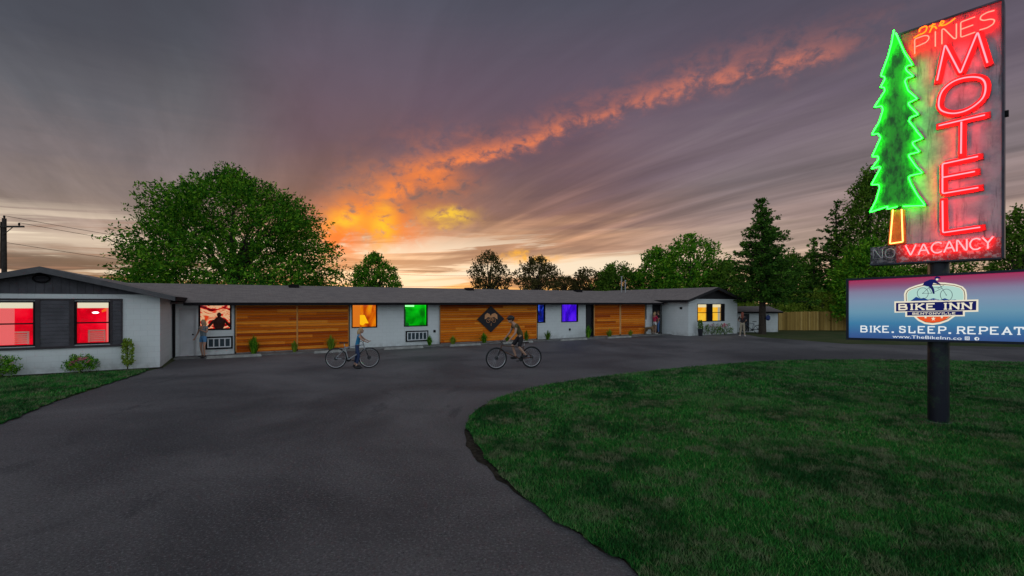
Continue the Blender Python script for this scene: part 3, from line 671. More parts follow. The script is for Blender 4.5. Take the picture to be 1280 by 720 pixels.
# diamond sign on the cedar panel (a brown board with a rider under hills)
dc, dz = S(612.3), 1.43
hw = (S(629.5)-S(596))/2; hh = .80
dia = empty('diamond_sign', W(dc, -.12, dz-hh), TH, 'black diamond board with a bronze cyclist emblem on the middle cedar panel', 'sign')
mb = MB(); mb.prism([(-hw, hh), (0, 0), (hw, hh), (0, 2*hh)], lambda a, c_: (a, -.04, c_), lambda a, c_: (a, .02, c_)); mb.build('board', mat('sign_black', (.012, .010, .014), .5), dia)
m_brz = mat('bronze_paint', (.62, .28, .12), .4); mb = MB()
def ring(mb, cx, cz, r, t, y, a0=0, a1=360, n=20, sx=1.):
    mb.tube([(cx+sx*r*math.cos(R(a0+(a1-a0)*i/n)), y, cz+r*math.sin(R(a0+(a1-a0)*i/n))) for i in range(n+1)], t, 6)
y_ = -.05
mb.prism([(-.44, .0), (-.42, .26), (-.27, .38), (-.10, .31), (-.03, .18), (.05, .31), (.26, .37), (.42, .26), (.44, -.02), (.35, .02), (.22, .13), (.04, .09), (-.04, .09), (-.22, .13), (-.35, .02)], lambda a, c_: (a, -.055, hh+c_), lambda a, c_: (a, -.038, hh+c_))
for cx_ in (-.2, .2): ring(mb, cx_, hh-.10, .11, .012, y_)
for a_, b_ in (((-.2, -.1), (-.07, .05)), ((-.07, .05), (.12, .05)), ((.12, .05), (.2, -.1)), ((-.07, .05), (0, -.1)), ((0, -.1), (.12, .05)), ((0, -.24), (0, -.42))): mb.tube([(a_[0], y_, hh+a_[1]), (b_[0], y_, hh+b_[1])], .014, 6)
mb.build('emblem', m_brz, dia)

# walkway strip + wheel stops
wk = MB(); wk.hull8([(*w2(sL+.15, -1.0), .004), (*w2(xR-.02, -1.0), .004), (*w2(xR-.02, -.002), .004), (*w2(sL+.15, -.002), .004), (*w2(sL+.15, -1.0), .05), (*w2(xR-.02, -1.0), .05), (*w2(xR-.02, -.002), .05), (*w2(sL+.15, -.002), .05)])
tag(wk.build('walkway', m_conc), kind='structure')
stop_pos = [((258, 327), 'by the woman and the red mural window'), ((392, 432), 'under the second cedar panel'), ((478, 530), 'below the green window vent'), ((562, 600), 'left of the diamond sign'),
            ((625, 668), 'behind the adult cyclist'), ((698, 735), 'below the violet window'), ((757, 790), 'in front of the far cedar panels')]
m_stop = mat('stop_concrete', (.34, .33, .31), .9, var=.3, vscale=5, bump=.4, bscale=40)
for i, ((p0, p1), t_) in enumerate(stop_pos):
    a, b_ = S(p0, -1.25), S(p1, -1.25); L = min(2.1, b_-a)/2
    st = empty('wheel_stop', W((a+b_)/2, -1.3, .006), TH, 'low pale concrete wheel stop '+t_, 'wheel stop', 'concrete wheel stops along the motel walkway')
    mb = MB(); mb.hull8([(-L, -.08, 0), (L, -.08, 0), (L, .08, 0), (-L, .08, 0), (-L+.04, -.05, .11), (L-.04, -.05, .11), (L-.04, .05, .11), (-L+.04, .05, .11)]); mb.build('block', m_stop, st)
    for a in (-L*.7, L*.7): mb = MB(); mb.tube([(a, 0, .108), (a, 0, .122)], .018, 8); mb.build('steel_pin', m_dark, st)

# ------------------------------------------------------------------ shed, fence
shp = at(919, 415, 38.5); sa = TH
shed = empty('small_shed', (18.35, 38.3, 0), R(6), 'small white shed with dark door and low grey roof right of the motel', 'shed')
L_, D_, H1 = 3.85, 3.0, 1.72
dd = (.62, 1.32)
mb = MB(); wall_holes(mb, 'x', 0, .15, 0, L_, 0, H1, [(dd[0], dd[1], .04, 1.52)]); mb.box(0, .15, 0, .15, D_, H1); mb.box(L_-.15, .15, 0, L_, D_, H1); mb.box(.15, D_-.15, 0, L_-.15, D_, H1); mb.build('wall', m_wall, shed)
mb = MB(); mb.box(dd[0], .05, .04, dd[1], .1, 1.52); mb.build('door', m_blackdoor, shed)
mb = MB(); 
for p in ([(-.2, -.3, H1-.02), (L_+.25, -.3, H1-.02), (L_+.25, D_/2, H1+.42), (-.2, D_/2, H1+.42)], [(-.2, D_/2, H1+.42), (L_+.25, D_/2, H1+.42), (L_+.25, D_+.3, H1-.02), (-.2, D_+.3, H1-.02)]): mb.hull8([(q[0], q[1], q[2]-.05) for q in p]+p)
mb.build('roof', m_shing, shed)
mb = MB(); mb.box(-.2, -.33, H1-.14, L_+.25, -.303, H1-.02); mb.build('fascia', m_dark, shed)
mb = MB(); mb.prism([(.0, H1), (D_, H1), (D_/2, H1+.37)], lambda a, c_: (L_+.003, a, c_), lambda a, c_: (L_-.1, a, c_)); mb.build('gable', m_dark, shed)
m_fence = wood_mat('fence_boards', (.42, .26, .07), (.20, .12, .03), (.55, .36, .12), .14, vertical=True)
fx0 = 23.2; fence = empty('wooden_fence', (fx0, 40.8, 0), R(-3), 'tall tan vertical-board wooden fence right of the shed, running behind the signs', 'fence')
mb = MB(); n_ = int(38/.14)
for i in range(n_):
    h = 1.62+random.uniform(-.02, .02)+.06*math.sin(i*.05); yy = random.uniform(-.008, .008); mb.box(i*.14+.004, yy, .03, (i+1)*.14-.004, yy+.02, h)
mb.build('boards', m_fence, fence)
for i in range(16): mb = MB(); mb.box(i*2.44, .035, 0, i*2.44+.09, .12, 1.72); mb.build('post', m_fence, fence)
for zz_ in (.35, 1.35): mb = MB(); mb.box(0, .0305, zz_, n_*.14, .0345+.03, zz_+.09); mb.build('rail', m_fence, fence)

# ------------------------------------------------------------------ pylon sign
# sign plane: a line on plan through P0 (panel foot at the post), direction D2 towards the viewer's right
P0 = Vector((8.33, 9.1, 0)); D2 = Vector((1.73, -1.97, 0)).normalized(); NB = Vector((-D2.y, D2.x, 0))  # NB points away from the viewer side
if NB.dot(P0) < 0: NB = -NB
def sp(px, py, off=0.):           # photo point -> (u, z) on the sign plane moved `off` towards the viewer
    r = (px-CX)/F; o_ = P0-NB*off
    u_ = (r*o_.y-o_.x)/(D2.x-r*D2.y); Y = o_.y+u_*D2.y
    return u_, CAM_H+(HZ-py)/F*Y
def q3(u_, z_, off): return P0+D2*u_-NB*off+Vector((0, 0, z_))
SROOT = P0+NB*.22
pole = empty('sign_pole', SROOT, 0, 'thick dark steel pole on the lawn carrying both motel signs', 'pole')
m_pole = bpy.data.materials.new('painted_pole'); m_pole.use_nodes = True
T = NT(m_pole.node_tree); b = T.n['Principled BSDF']; co = T.coord('Object')
c = T.mix(T.ss(T.noise(co, 4, 6, .7), .5, .62), (.007, .008, .018, 1), (.014, .03, .022, 1)); c = T.mix(T.ss(T.noise(co, 9, 6, .8), .62, .7), c, (.10, .04, .02, 1))
T.put(b.inputs['Base Color'], c); b.inputs['Roughness'].default_value = .4; b.inputs['Metallic'].default_value = .2
mb = MB(); mb.tube([(0, 0, -.05), (0, 0, 3.4)], .165, 28); mb.build('shaft', m_pole, pole, smooth=False)
mb = MB(); mb.tube([(0, 0, .0), (0, 0, .05)], .21, 28); mb.build('footing', m_conc, pole)
poly_sheet('pole_dirt_patch', jitter([(SROOT.x+(.42+.1*math.sin(3*t))*math.cos(t), SROOT.y+(.42+.12*math.cos(2*t))*math.sin(t)) for t in np.linspace(0, 2*math.pi, 16, endpoint=False)], .05), .045, mat('dry_dirt', (.10, .085, .05), .95, var=.5, vscale=10, bump=1, bscale=50))

def rel(o): return lambda p: tuple(Vector(p)-o)
def sign_prism(mb, poly, o0, o1, root):
    mb.prism(poly, lambda a, c_: q3(a, c_, o0)-root, lambda a, c_: q3(a, c_, o1)-root)
# --- tall neon sign
msign = empty('neon_sign', SROOT+Vector((0, 0, 3.2)), 0, 'tall weathered vertical sign with lit red neon lettering on the pole', 'sign'); MR = Vector(msign.location)
uL, _ = sp(1127, 45); uRt, zTop = sp(1252, 0); _, zBot = sp(1252, 318); zTop = 7.9; zBot = 3.26
m_panel = bpy.data.materials.new('weathered_sign_panel'); m_panel.use_nodes = True
T = NT(m_panel.node_tree); b = T.n['Principled BSDF']; co = T.coord('Object'); xx, yy, z_ = T.sep(co)
g1 = T.noise(co, 2.2, 7, .7); g2 = T.noise(T.scale(co, 6, 6, .7), 1.4, 6, .7); g3 = T.noise(co, 7, 6, .75)
c = T.mix(T.ss(g1, .35, .7), (.42, .42, .47, 1), (.24, .24, .29, 1)); c = T.mix(T.ss(g2, .52, .72, 0., .8), c, (.07, .06, .07, 1)); c = T.mix(T.ss(g3, .66, .76, 0., .8), c, (.09, .03, .02, 1))
zl = T.m('ADD', z_, T.m('MULTIPLY', T.m('SUBTRACT', g1, .5), .05))
top_glow = T.ss(zl, zTop-MR.z-.85, zTop-MR.z-.45)  # red neon glow painted into the colour of the panel top
c = T.mix(T.m('MULTIPLY', top_glow, .9), c, T.mix(T.ss(g2, .45, .7), (.34, .035, .05, 1), (.10, .015, .03, 1)))
T.put(b.inputs['Base Color'], c); b.inputs['Roughness'].default_value = .45; b.inputs['Specular IOR Level'].default_value = .4
mb = MB(); sign_prism(mb, [(uL, zBot), (uRt, zBot), (uRt, zTop), (uL, zTop)], 0, -.40, MR); mb.build('panel', m_panel, msign)
m_rim = mat('sign_edge_metal', (.05, .055, .075), .4, .5, var=.4, vscale=4)
mb = MB(); e = .035
for a in ([(uL-e, zTop), (uRt+e, zTop), (uRt+e, zTop+e), (uL-e, zTop+e)], [(uRt, zBot-e), (uRt+e, zBot-e), (uRt+e, zTop), (uRt, zTop)], [(uL-e, zBot+.3), (uL, zBot+.3), (uL, zTop), (uL-e, zTop)]): sign_prism(mb, a, .02, -.42, MR)
mb.build('edge_frame', m_rim, msign)
mb = MB(); sign_prism(mb, [(uRt+e+.001, 5.82), (uRt+e+.05, 5.82), (uRt+e+.05, 5.92), (uRt+e+.001, 5.92)], -.1, -.2, MR); mb.build('junction_box', m_dark, msign)
# vacancy strip
uV0, _ = sp(1088, 320, .06); vz0 = 3.235; vz1 = 3.60
m_vac = bpy.data.materials.new('vacancy_strip'); m_vac.use_nodes = True
T = NT(m_vac.node_tree); b = T.n['Principled BSDF']; co = T.coord('Object')
xx, yy, z_ = T.sep(co)
g3 = T.noise(co, 14, 6, .75); cc = T.mix(T.ss(g3, .5, .58), (.34, .03, .035, 1), (.42, .34, .34, 1)); 
cg = T.mix(T.ss(T.noise(co, 16, 5, .75), .47, .55), (.035, .03, .04, 1), (.20, .19, .21, 1))
uu = T.m('ADD', T.m('MULTIPLY', xx, D2.x), T.m('MULTIPLY', yy, D2.y)); u_no = (P0-MR).to_2d().dot(D2.to_2d())
c = T.mix(T.ss(uu, u_no+sp(1121, 320)[0]-.01, u_no+sp(1121, 320)[0]+.01), cg, cc)
T.put(b.inputs['Base Color'], c); b.inputs['Roughness'].default_value = .6
mb = MB(); sign_prism(mb, [(uV0, vz0), (uRt-.003, vz0), (uRt-.003, vz1), (uL+.02, vz1), (uV0, vz1-.02)], .055, .003, MR); mb.build('lower_strip', m_vac, msign)
mb = MB(); sign_prism(mb, [(uV0-.01, vz0-.03), (uRt-.003, vz0-.03), (uRt-.003, vz0-.002), (uV0-.01, vz0-.002)], .065, -.38, MR); mb.build('bottom_rail', m_rim, msign)
mb = MB(); sign_prism(mb, [(uV0, vz0), (uL-.04, vz0), (uL-.04, vz1-.03), (uV0, vz1-.03)], .0, -.30, MR); mb.build('strip_box', m_rim, msign)

# neon tubes
def neon(name, core, glow, strength): return emis(name, (core[0], core[1], core[2]), strength)
NEON_RED = emis('neon_red', (1.0, .008, .0095), 58); NEON_GREEN = emis('neon_green', (.007, 1.0, .014), 31); NEON_AMBER = emis('neon_amber', (1.0, .36, .05), 4)
NEON_PINK = emis('neon_pinkish', (1.0, .013, .009), 36); NEON_ORANGE = emis('neon_orange_red', (1.0, .07, .004), 7); TUBE_OFF = mat('unlit_tube', (.42, .42, .45), .3)
def rounded(pts, r=.25, n=3):
    q = [pts[0]]
    for i in range(1, len(pts)-1):
        a, b_, c_ = Vector(pts[i-1]), Vector(pts[i]), Vector(pts[i+1]); la = min(.5, r/(max(1e-6, (a-b_).length))); lc = min(.5, r/(max(1e-6, (c_-b_).length)))
        p, s_ = b_.lerp(a, la), b_.lerp(c_, lc)
        for k in range(n+1):
            t = k/n; q.append(tuple(p.lerp(b_, t).lerp(b_.lerp(s_, t), t)))
    q.append(pts[-1]); return q
Z5 = lambda a: [(1060+p[0]/4.235, p[1]/4.235) for p in a]
Z6 = lambda a: [(1060+p[0]/4.235, 160+p[1]/4.235) for p in a]
def closed_spline(pts, n=6):
    q = []; m_ = len(pts)
    for i in range(m_):
        p0, p1, p2, p3 = (Vector(pts[(i+k_) % m_]) for k_ in (-1, 0, 1, 2))
        for k_ in range(n):
            t = k_/n; q.append(tuple(.5*((2*p1)+(-p0+p2)*t+(2*p0-5*p1+4*p2-p3)*t*t+(-p0+3*p1-3*p2+p3)*t**3)))
    return q
tubes = []    # (pixel polyline, closed)
tubes.append((rounded(Z5([(472, 425), (514, 235), (595, 390), (686, 168), (738, 332)]), 3.), False))
tubes.append((closed_spline(Z5([(480, 545), (500, 480), (560, 430), (640, 408), (705, 415), (728, 455), (712, 520), (640, 578), (560, 600), (495, 585)])), True))
tubes.append((Z5([(480, 665), (725, 608)]), False)); tubes.append((Z5([(600, 645), (598, 813)]), False))
tubes.append((rounded(Z6([(688, 150), (500, 190), (500, 262), (672, 230)]), 2.), False)); tubes.append((rounded(Z6([(500, 262), (500, 347), (690, 315)]), 2.), False))
tubes.append((rounded(Z6([(500, 385), (502, 554), (700, 525)]), 2.), False))
def plane_pts(pl, off): return [sp(p[0], p[1], off) for p in pl]
def tube_obj(name, pl, off, rad, m, root, closed=False, parent=msign, standoffs=True):
    mb = MB(); uv = plane_pts(pl, off); mb.tube([q3(a, c_, off)-root for a, c_ in uv], rad, 8, close=closed)
    o = mb.build(name, m, parent, smooth=True); return o, uv
m_red = mat('red_letter_channel', (.62, .012, .02), .4, var=.35, vscale=8)
def ribbon(mb, uv, w_, o0, o1, root, closed=False, du=0, dz_=0):
    n_ = len(uv); rng_ = range(n_ if closed else n_-1)
    for i in rng_:
        a = Vector(uv[i])+Vector((du, dz_)); b_ = Vector(uv[(i+1) % n_])+Vector((du, dz_)); d = b_-a
        if d.length < 1e-5: continue
        d.normalize(); nn = Vector((-d.y, d.x))*w_/2; ex = d*w_*.5 if not closed else d*.004
        a2, b2 = (a-ex if (i == 0 or len(uv) < 6) else a), (b_+ex if (i == n_-2 or len(uv) < 6) else b_)
        sign_prism(mb, [tuple(a2+nn), tuple(b2+nn), tuple(b2-nn), tuple(a2-nn)], o0+.0006*i, o1, root)
letters = [[tubes[0]], [tubes[1]], [tubes[2], tubes[3]], [tubes[4], tubes[5]], [tubes[6]]]
for grp in letters:
    mb = MB(); tb = MB()
    for pl, cl in grp:
        uv = plane_pts(pl, .085); ribbon(mb, plane_pts(pl if not cl else pl, .05), .115, .045, .003, MR, cl, .018, -.012)
        tb.tube([q3(a, c_, .085)-MR for a, c_ in uv], .0125, 8, close=cl)
    ch = mb.build('channel_letter', m_red, msign); tb.build('neon_tube', NEON_RED, ch, smooth=True)
# stroke alphabet for the smaller neon words (unit cell 0..1)
STR = {'P': [[(0, 0), (0, 1), (.5, 1), (.72, .88), (.75, .68), (.6, .5), (.05, .45)]], 'I': [[(.1, 0), (.1, 1)]], 'N': [[(0, 0), (0, 1), (.12, .95), (.62, .08), (.75, .02), (.75, 1)]],
       'E': [[(.75, 1), (0, 1), (0, 0), (.75, 0)], [(0, .52), (.65, .52)]], 'S': [[(.78, .95), (.4, 1), (.08, .92), (.02, .72), (.2, .56), (.6, .48), (.8, .32), (.72, .1), (.4, 0), (0, .04)]],
       'V': [[(0, 1), (.4, 0), (.8, 1)]], 'A': [[(0, 0), (.4, 1), (.8, 0)], [(.16, .38), (.64, .38)]], 'C': [[(.8, .85), (.55, 1), (.2, .92), (.02, .62), (.05, .3), (.25, .06), (.55, 0), (.82, .15)]],
       'Y': [[(0, 1), (.4, .5), (.8, 1)], [(.4, .5), (.4, 0)]], 'O': [[(.4, 1), (.08, .85), (0, .5), (.08, .15), (.4, 0), (.72, .15), (.8, .5), (.72, .85), (.4, 1)]]}
def word(txt, bl, br_, tr2, tl, name, m, rad, off, adv=None, fill=.82, rr=.10):
    n_ = len(txt); tot = sum(.45 if ch in 'I' else 1. for ch in txt); x_ = 0.
    for ch in txt:
        cw = (.45 if ch == 'I' else 1.); mb = MB(); sc = fill/.8 if ch != 'I' else 1.
        for st in STR[ch]:
            pts = []
            for a, c_ in rounded(st, rr):
                s_ = (x_+a*sc*1.0+.08)/tot; b1 = Vector(bl).lerp(Vector(br_), s_); t1 = Vector(tl).lerp(Vector(tr2), s_); p = b1.lerp(t1, c_)
                pts.append(sp(p.x, p.y, off))
            mb.tube([q3(a, c_, off)-MR for a, c_ in pts], rad, 7)
        mb.build(name, m, msign, smooth=True); x_ += cw
word('PINES', (1141.5, 68), (1246, 30.5), (1246, 11), (1141.5, 49.5), 'neon_letter', NEON_PINK, .010, .075)
word('VACANCY', (1130.5, 320), (1243, 310), (1243, 295.5), (1130.5, 307), 'neon_letter', emis('neon_vacancy', (1., .03, .032), 17), .0125, .10)
word('NO', (1090.5, 324), (1120, 322), (1120, 310), (1090.5, 312.5), 'unlit_neon_letter', TUBE_OFF, .010, .10)
T8 = lambda a: [(1120+p[0]/8., p[1]/8.) for p in a]
for st in ([(232, 318), (240, 285), (290, 262), (312, 268), (300, 310), (268, 335), (235, 345), (180, 380)], [(372, 238), (352, 290), (335, 325)], [(340, 310), (365, 270), (392, 262), (398, 280), (408, 285)],
           [(425, 262), (470, 235), (482, 212), (455, 210), (440, 238), (452, 258), (495, 248), (540, 222), (592, 182)], [(330, 268), (395, 238)]):
    o_t, _ = tube_obj('neon_script_letter', closed_spline(T8(st)+[], 1) if False else rounded(T8(st), 1.5), .075, .012, NEON_ORANGE, MR)
# --- neon pine tree
Lf = Z5([(243, 160), (232, 225), (212, 300), (174, 402), (192, 405), (196, 420), (172, 462), (192, 462), (196, 480), (140, 568), (178, 560), (186, 580), (168, 640), (126, 712)])+Z6([(160, 30), (174, 50), (128, 150), (158, 148), (162, 165), (124, 216), (160, 205), (174, 208), (124, 300), (162, 298), (168, 315), (150, 380), (116, 446), (212, 414), (206, 430), (262, 416)])
Rt = Z6([(290, 414), (408, 410), (370, 360), (335, 300), (320, 262), (330, 252), (394, 238), (360, 205), (322, 150), (322, 140), (378, 126), (345, 90), (340, 76), (394, 54), (356, 10)])+Z5([(366, 695), (322, 640), (330, 622), (372, 606), (325, 560), (318, 545), (366, 522), (318, 480), (300, 430), (312, 412), (346, 404), (310, 375), (304, 358), (320, 345), (342, 345), (300, 280), (268, 210), (252, 175)])
TO = .14
tsign = empty('neon_pine_tree', q3(*sp(1121, 305, TO), TO), 0, 'painted pine tree cutout outlined in glowing green neon with an amber neon trunk', 'neon sign'); TR_ = Vector(tsign.location)
m_tree = bpy.data.materials.new('tree_sign_paint'); m_tree.use_nodes = True
T = NT(m_tree.node_tree); b = T.n['Principled BSDF']; co = T.coord('Object'); g = T.noise(T.scale(co, 1, 1, .45), 5, 6, .7); 
c = T.mix(T.ss(g, .4, .62), (.04, .24, .025, 1), (.008, .04, .010, 1)); c = T.mix(T.ss(T.noise(T.scale(co, 4, 4, .6), 3, 6, .7), .6, .72, 0., .6), c, (.12, .10, .04, 1)); T.put(b.inputs['Base Color'], c); b.inputs['Roughness'].default_value = .5
outl = Lf+Rt; cu = plane_pts(outl, TO); cen = Vector((sum(p[0] for p in cu)/len(cu), sum(p[1] for p in cu)/len(cu)))
big = []
for p in cu:
    p = Vector(p); d = Vector((p.x-cen.x, 0)); big.append((p.x+(.03 if p.x > cen.x else -.03), p.y+.005))
bm = bmesh.new(); vs = [bm.verts.new(q3(a, c_, TO-.03)-TR_) for a, c_ in big]; es = [bm.edges.new((vs[i], vs[(i+1) % len(vs)])) for i in range(len(vs))]
gg = bmesh.ops.triangle_fill(bm, edges=es, use_beauty=True); fs = [f for f in gg['geom'] if isinstance(f, bmesh.types.BMFace)]
ex = bmesh.ops.extrude_face_region(bm, geom=fs); bmesh.ops.translate(bm, verts=[v_ for v_ in ex['geom'] if isinstance(v_, bmesh.types.BMVert)], vec=NB*.10); bmesh.ops.recalc_face_normals(bm, faces=bm.faces)
me = bpy.data.meshes.new('tree_panel'); bm.to_mesh(me); bm.free(); link('tree_panel', me, m_tree, tsign)
for pl in (Lf, Rt):
    mb = MB(); mb.tube([q3(a, c_, TO+.03)-TR_ for a, c_ in plane_pts(rounded(pl, 1.2, 2), TO+.03)], .0115, 8); mb.build('neon_tube', NEON_GREEN, tsign, smooth=True)
tk = Z6([(238, 432), (222, 612), (290, 602), (284, 430)]); tkp = plane_pts(tk, TO)
mb = MB(); sign_prism(mb, [(tkp[0][0]-.04, tkp[0][1]), (tkp[1][0]-.04, tkp[1][1]-.03), (tkp[2][0]+.04, tkp[2][1]-.03), (tkp[3][0]+.04, tkp[3][1])], TO-.035, TO-.12, TR_); mb.build('trunk_panel', mat('trunk_paint', (.55, .19, .03), .5, var=.4, vscale=6), tsign)
mb = MB(); mb.tube([q3(a, c_, TO+.03)-TR_ for a, c_ in plane_pts(rounded(tk, 1.), TO+.03)], .0115, 8); mb.build('neon_tube', emis('neon_warm', (1., .30, .07), 6), tsign, smooth=True)

# --- backlit cabinet sign
cs = empty('lightbox_sign', SROOT+Vector((0, 0, 1.5)), 0, 'wide backlit pink to blue box sign with a bicycle logo below the neon sign', 'sign'); CR = Vector(cs.location)
SLP = .03     # the box hangs slightly out of level
u0 = sp(1058, 387)[0]; u1 = -u0
HB0, HB1 = 1.60, 2.935
def cz(u_, z_): return z_+(u_-u0)*.026
def cab(mb, poly, o0, o1): mb.prism(poly, lambda a, c_: q3(a, cz(a, c_), o0)-CR, lambda a, c_: q3(a, cz(a, c_), o1)-CR)
def cpx(px, py, off=.0):
    u_, z_ = sp(px, py, off); return (u_, z_-(u_-u0)*.026)
m_frame = mat('cabinet_frame', (.015, .02, .035), .4, .3)
mb = MB(); cab(mb, [(u0, HB0), (u1, HB0), (u1, HB1), (u0, HB1)], -.005, -.45); mb.build('cabinet', m_frame, cs)
mb = MB(); t = .045
for p in ([(u0, HB0), (u1, HB0), (u1, HB0+t), (u0, HB0+t)], [(u0, HB1-t), (u1, HB1-t), (u1, HB1), (u0, HB1)], [(u0, HB0+t), (u0+t, HB0+t), (u0+t, HB1-t), (u0, HB1-t)], [(u1-t, HB0+t), (u1, HB0+t), (u1, HB1-t), (u1-t, HB1-t)]): cab(mb, p, .03, -.004)
mb.build('face_frame', m_frame, cs)
m_face = bpy.data.materials.new('backlit_face'); m_face.use_nodes = True
T = NT(m_face.node_tree); T.n.clear(); xx, yy, z_ = T.sep(T.coord('Object'))
uu = T.m('ADD', T.m('MULTIPLY', xx, D2.x), T.m('MULTIPLY', yy, D2.y)); zl = T.m('SUBTRACT', T.m('SUBTRACT', z_, T.m('MULTIPLY', uu, .026)), HB0-CR.z-.038*.0)
f = T.m('DIVIDE', zl, HB1-HB0, clamp=True)
c = T.ramp(f, [(0, lin((10, 52, 120))), (.12, lin((14, 75, 140))), (.30, lin((30, 115, 160))), (.48, lin((95, 145, 172))), (.66, lin((118, 142, 170))), (.80, lin((124, 118, 150))), (.89, lin((130, 62, 108))), (.95, lin((150, 8, 80))), (1., lin((165, 0, 78)))])
e_ = T.n.new('ShaderNodeEmission'); T.put(e_.inputs[0], c); e_.inputs[1].default_value = .84
df = T.n.new('ShaderNodeBsdfPrincipled'); df.inputs['Base Color'].default_value = (.1, .1, .1, 1); df.inputs['Roughness'].default_value = .3
ad = T.n.new('ShaderNodeAddShader'); T.l.new(e_.outputs[0], ad.inputs[0]); T.l.new(df.outputs[0], ad.inputs[1]); o_ = T.n.new('ShaderNodeOutputMaterial'); T.l.new(ad.outputs[0], o_.inputs[0])
face = MB(); cab(face, [(u0+t, HB0+t), (u1-t, HB0+t), (u1-t, HB1-t), (u0+t, HB1-t)], .002, -.003); face = face.build('sign_face', m_face, cs)
cream = emis('print_cream', lin((236, 228, 205)), .95); navy = emis('print_navy', lin((22, 28, 88)), 1.); orng = emis('print_orange', lin((226, 84, 42)), 1.); mint = emis('print_mint', lin((178, 215, 205)), .95); olive = emis('print_olive', lin((88, 84, 62)), 1.); blue2 = emis('print_blue', lin((28, 62, 128)), 1.)
ZB = lambda a: [cpx(1110+p[0]/9.846, 340+p[1]/9.846, .01) for p in a]
def fillpoly(uv, off, m, name):
    bm = bmesh.new(); vs = [bm.verts.new(q3(a, cz(a, c_), off)-CR) for a, c_ in uv]; es = [bm.edges.new((vs[i], vs[(i+1) % len(vs)])) for i in range(len(vs))]
    gg = bmesh.ops.triangle_fill(bm, edges=es, use_beauty=True); fs = [f for f in gg['geom'] if isinstance(f, bmesh.types.BMFace)]
    ex = bmesh.ops.extrude_face_region(bm, geom=fs); bmesh.ops.translate(bm, verts=[v_ for v_ in ex['geom'] if isinstance(v_, bmesh.types.BMVert)], vec=NB*.0012); bmesh.ops.recalc_face_normals(bm, faces=bm.faces)
    me = bpy.data.meshes.new(name); bm.to_mesh(me); bm.free(); return link(name, me, m, face)
shield = [(200, 380), (196, 270), (215, 225), (260, 195), (340, 165), (430, 140), (560, 126), (700, 130), (830, 148), (920, 178), (960, 220), (972, 280), (970, 400), (930, 480), (820, 550), (740, 605), (640, 640), (550, 652), (450, 640), (370, 600), (310, 545), (230, 500)]
def shr(pts, d):
    cxp = sum(p[0] for p in pts)/len(pts); cyp = sum(p[1] for p in pts)/len(pts); q = []
    for p in pts:
        v_ = Vector((p[0]-cxp, p[1]-cyp)); L = v_.length; v_ *= (L-d)/L; q.append((cxp+v_.x, cyp+v_.y))
    return q
fillpoly(ZB(shield), .0045, cream, 'logo_shield')
fillpoly(ZB(shr(shield, 22)), .0060, olive, 'logo_line')
fillpoly(ZB(shr(shield, 32)), .0075, cream, 'logo_line')
fillpoly(ZB([p for p in shr(shield, 42)[:14]]), .0090, mint, 'logo_sky')
fillpoly(ZB([(340, 545), (400, 590), (470, 615), (550, 624), (640, 612), (710, 582), (775, 540)]), .0092, orng, 'logo_orange')
fillpoly(ZB([(240, 380), (300, 340), (345, 305), (400, 328), (440, 318), (490, 340), (560, 322), (640, 345), (700, 322), (760, 345), (830, 338), (900, 370), (930, 385), (930, 420), (240, 420)]), .0094, blue2, 'logo_mountain')
fillpoly(ZB([(78, 362), (1112, 338), (1112, 488), (945, 492), (945, 545), (212, 552), (212, 497), (80, 500)]), .0105, cream, 'logo_banner_edge')
fillpoly(ZB([(98, 380), (1088, 356), (1085, 470), (98, 486)]), .0120, navy, 'logo_banner')
fillpoly(ZB([(235, 488), (922, 480), (922, 530), (235, 537)]), .0120, navy, 'logo_banner')
def star(cx, cy, r): return [(cx+(r if i % 2 == 0 else r*.42)*math.sin(i*math.pi/5), cy-(r if i % 2 == 0 else r*.42)*math.cos(i*math.pi/5)) for i in range(10)]
for s_ in (star(558, 575, 30), star(462, 558, 20), star(662, 556, 20)): fillpoly(ZB(s_), .0112, cream, 'logo_star')
# bicycle and rider of the logo
lb = MB()
def lt(pts, rr, closed=False): lb.tube([q3(a, cz(a, c_), .012)-CR for a, c_ in ZB(pts)], rr, 5, close=closed)
for cx, cy, r in ((428, 262, 68), (718, 284, 74)): lt([(cx+r*math.cos(k_*math.pi/12), cy+r*math.sin(k_*math.pi/12)) for k_ in range(24)], .004, True); lt([(cx-6, cy), (cx+6, cy)], .008)
for s_ in ([(428, 262), (540, 262)], [(540, 262), (500, 190)], [(500, 195), (650, 190)], [(540, 262), (665, 200)], [(428, 262), (500, 195)], [(640, 160), (718, 284)], [(610, 205), (690, 160)]): lt(s_, .0035)
lb.build('logo_bicycle', emis('print_dark', lin((25, 30, 60)), 1.), face)
fillpoly(ZB([(425, 165), (450, 120), (520, 92), (585, 90), (605, 120), (650, 150), (640, 162), (585, 140), (560, 135), (545, 165), (570, 215), (575, 268), (555, 270), (535, 215), (500, 180)]), .0132, navy, 'logo_rider')
fillpoly(ZB([(570, 70), (600, 52), (640, 62), (648, 80), (610, 78), (600, 95), (578, 90)]), .0134, navy, 'logo_helmet')
fillpoly(ZB([(590, 82), (612, 80), (622, 92), (606, 104), (590, 100)]), .0142, cream, 'logo_head')
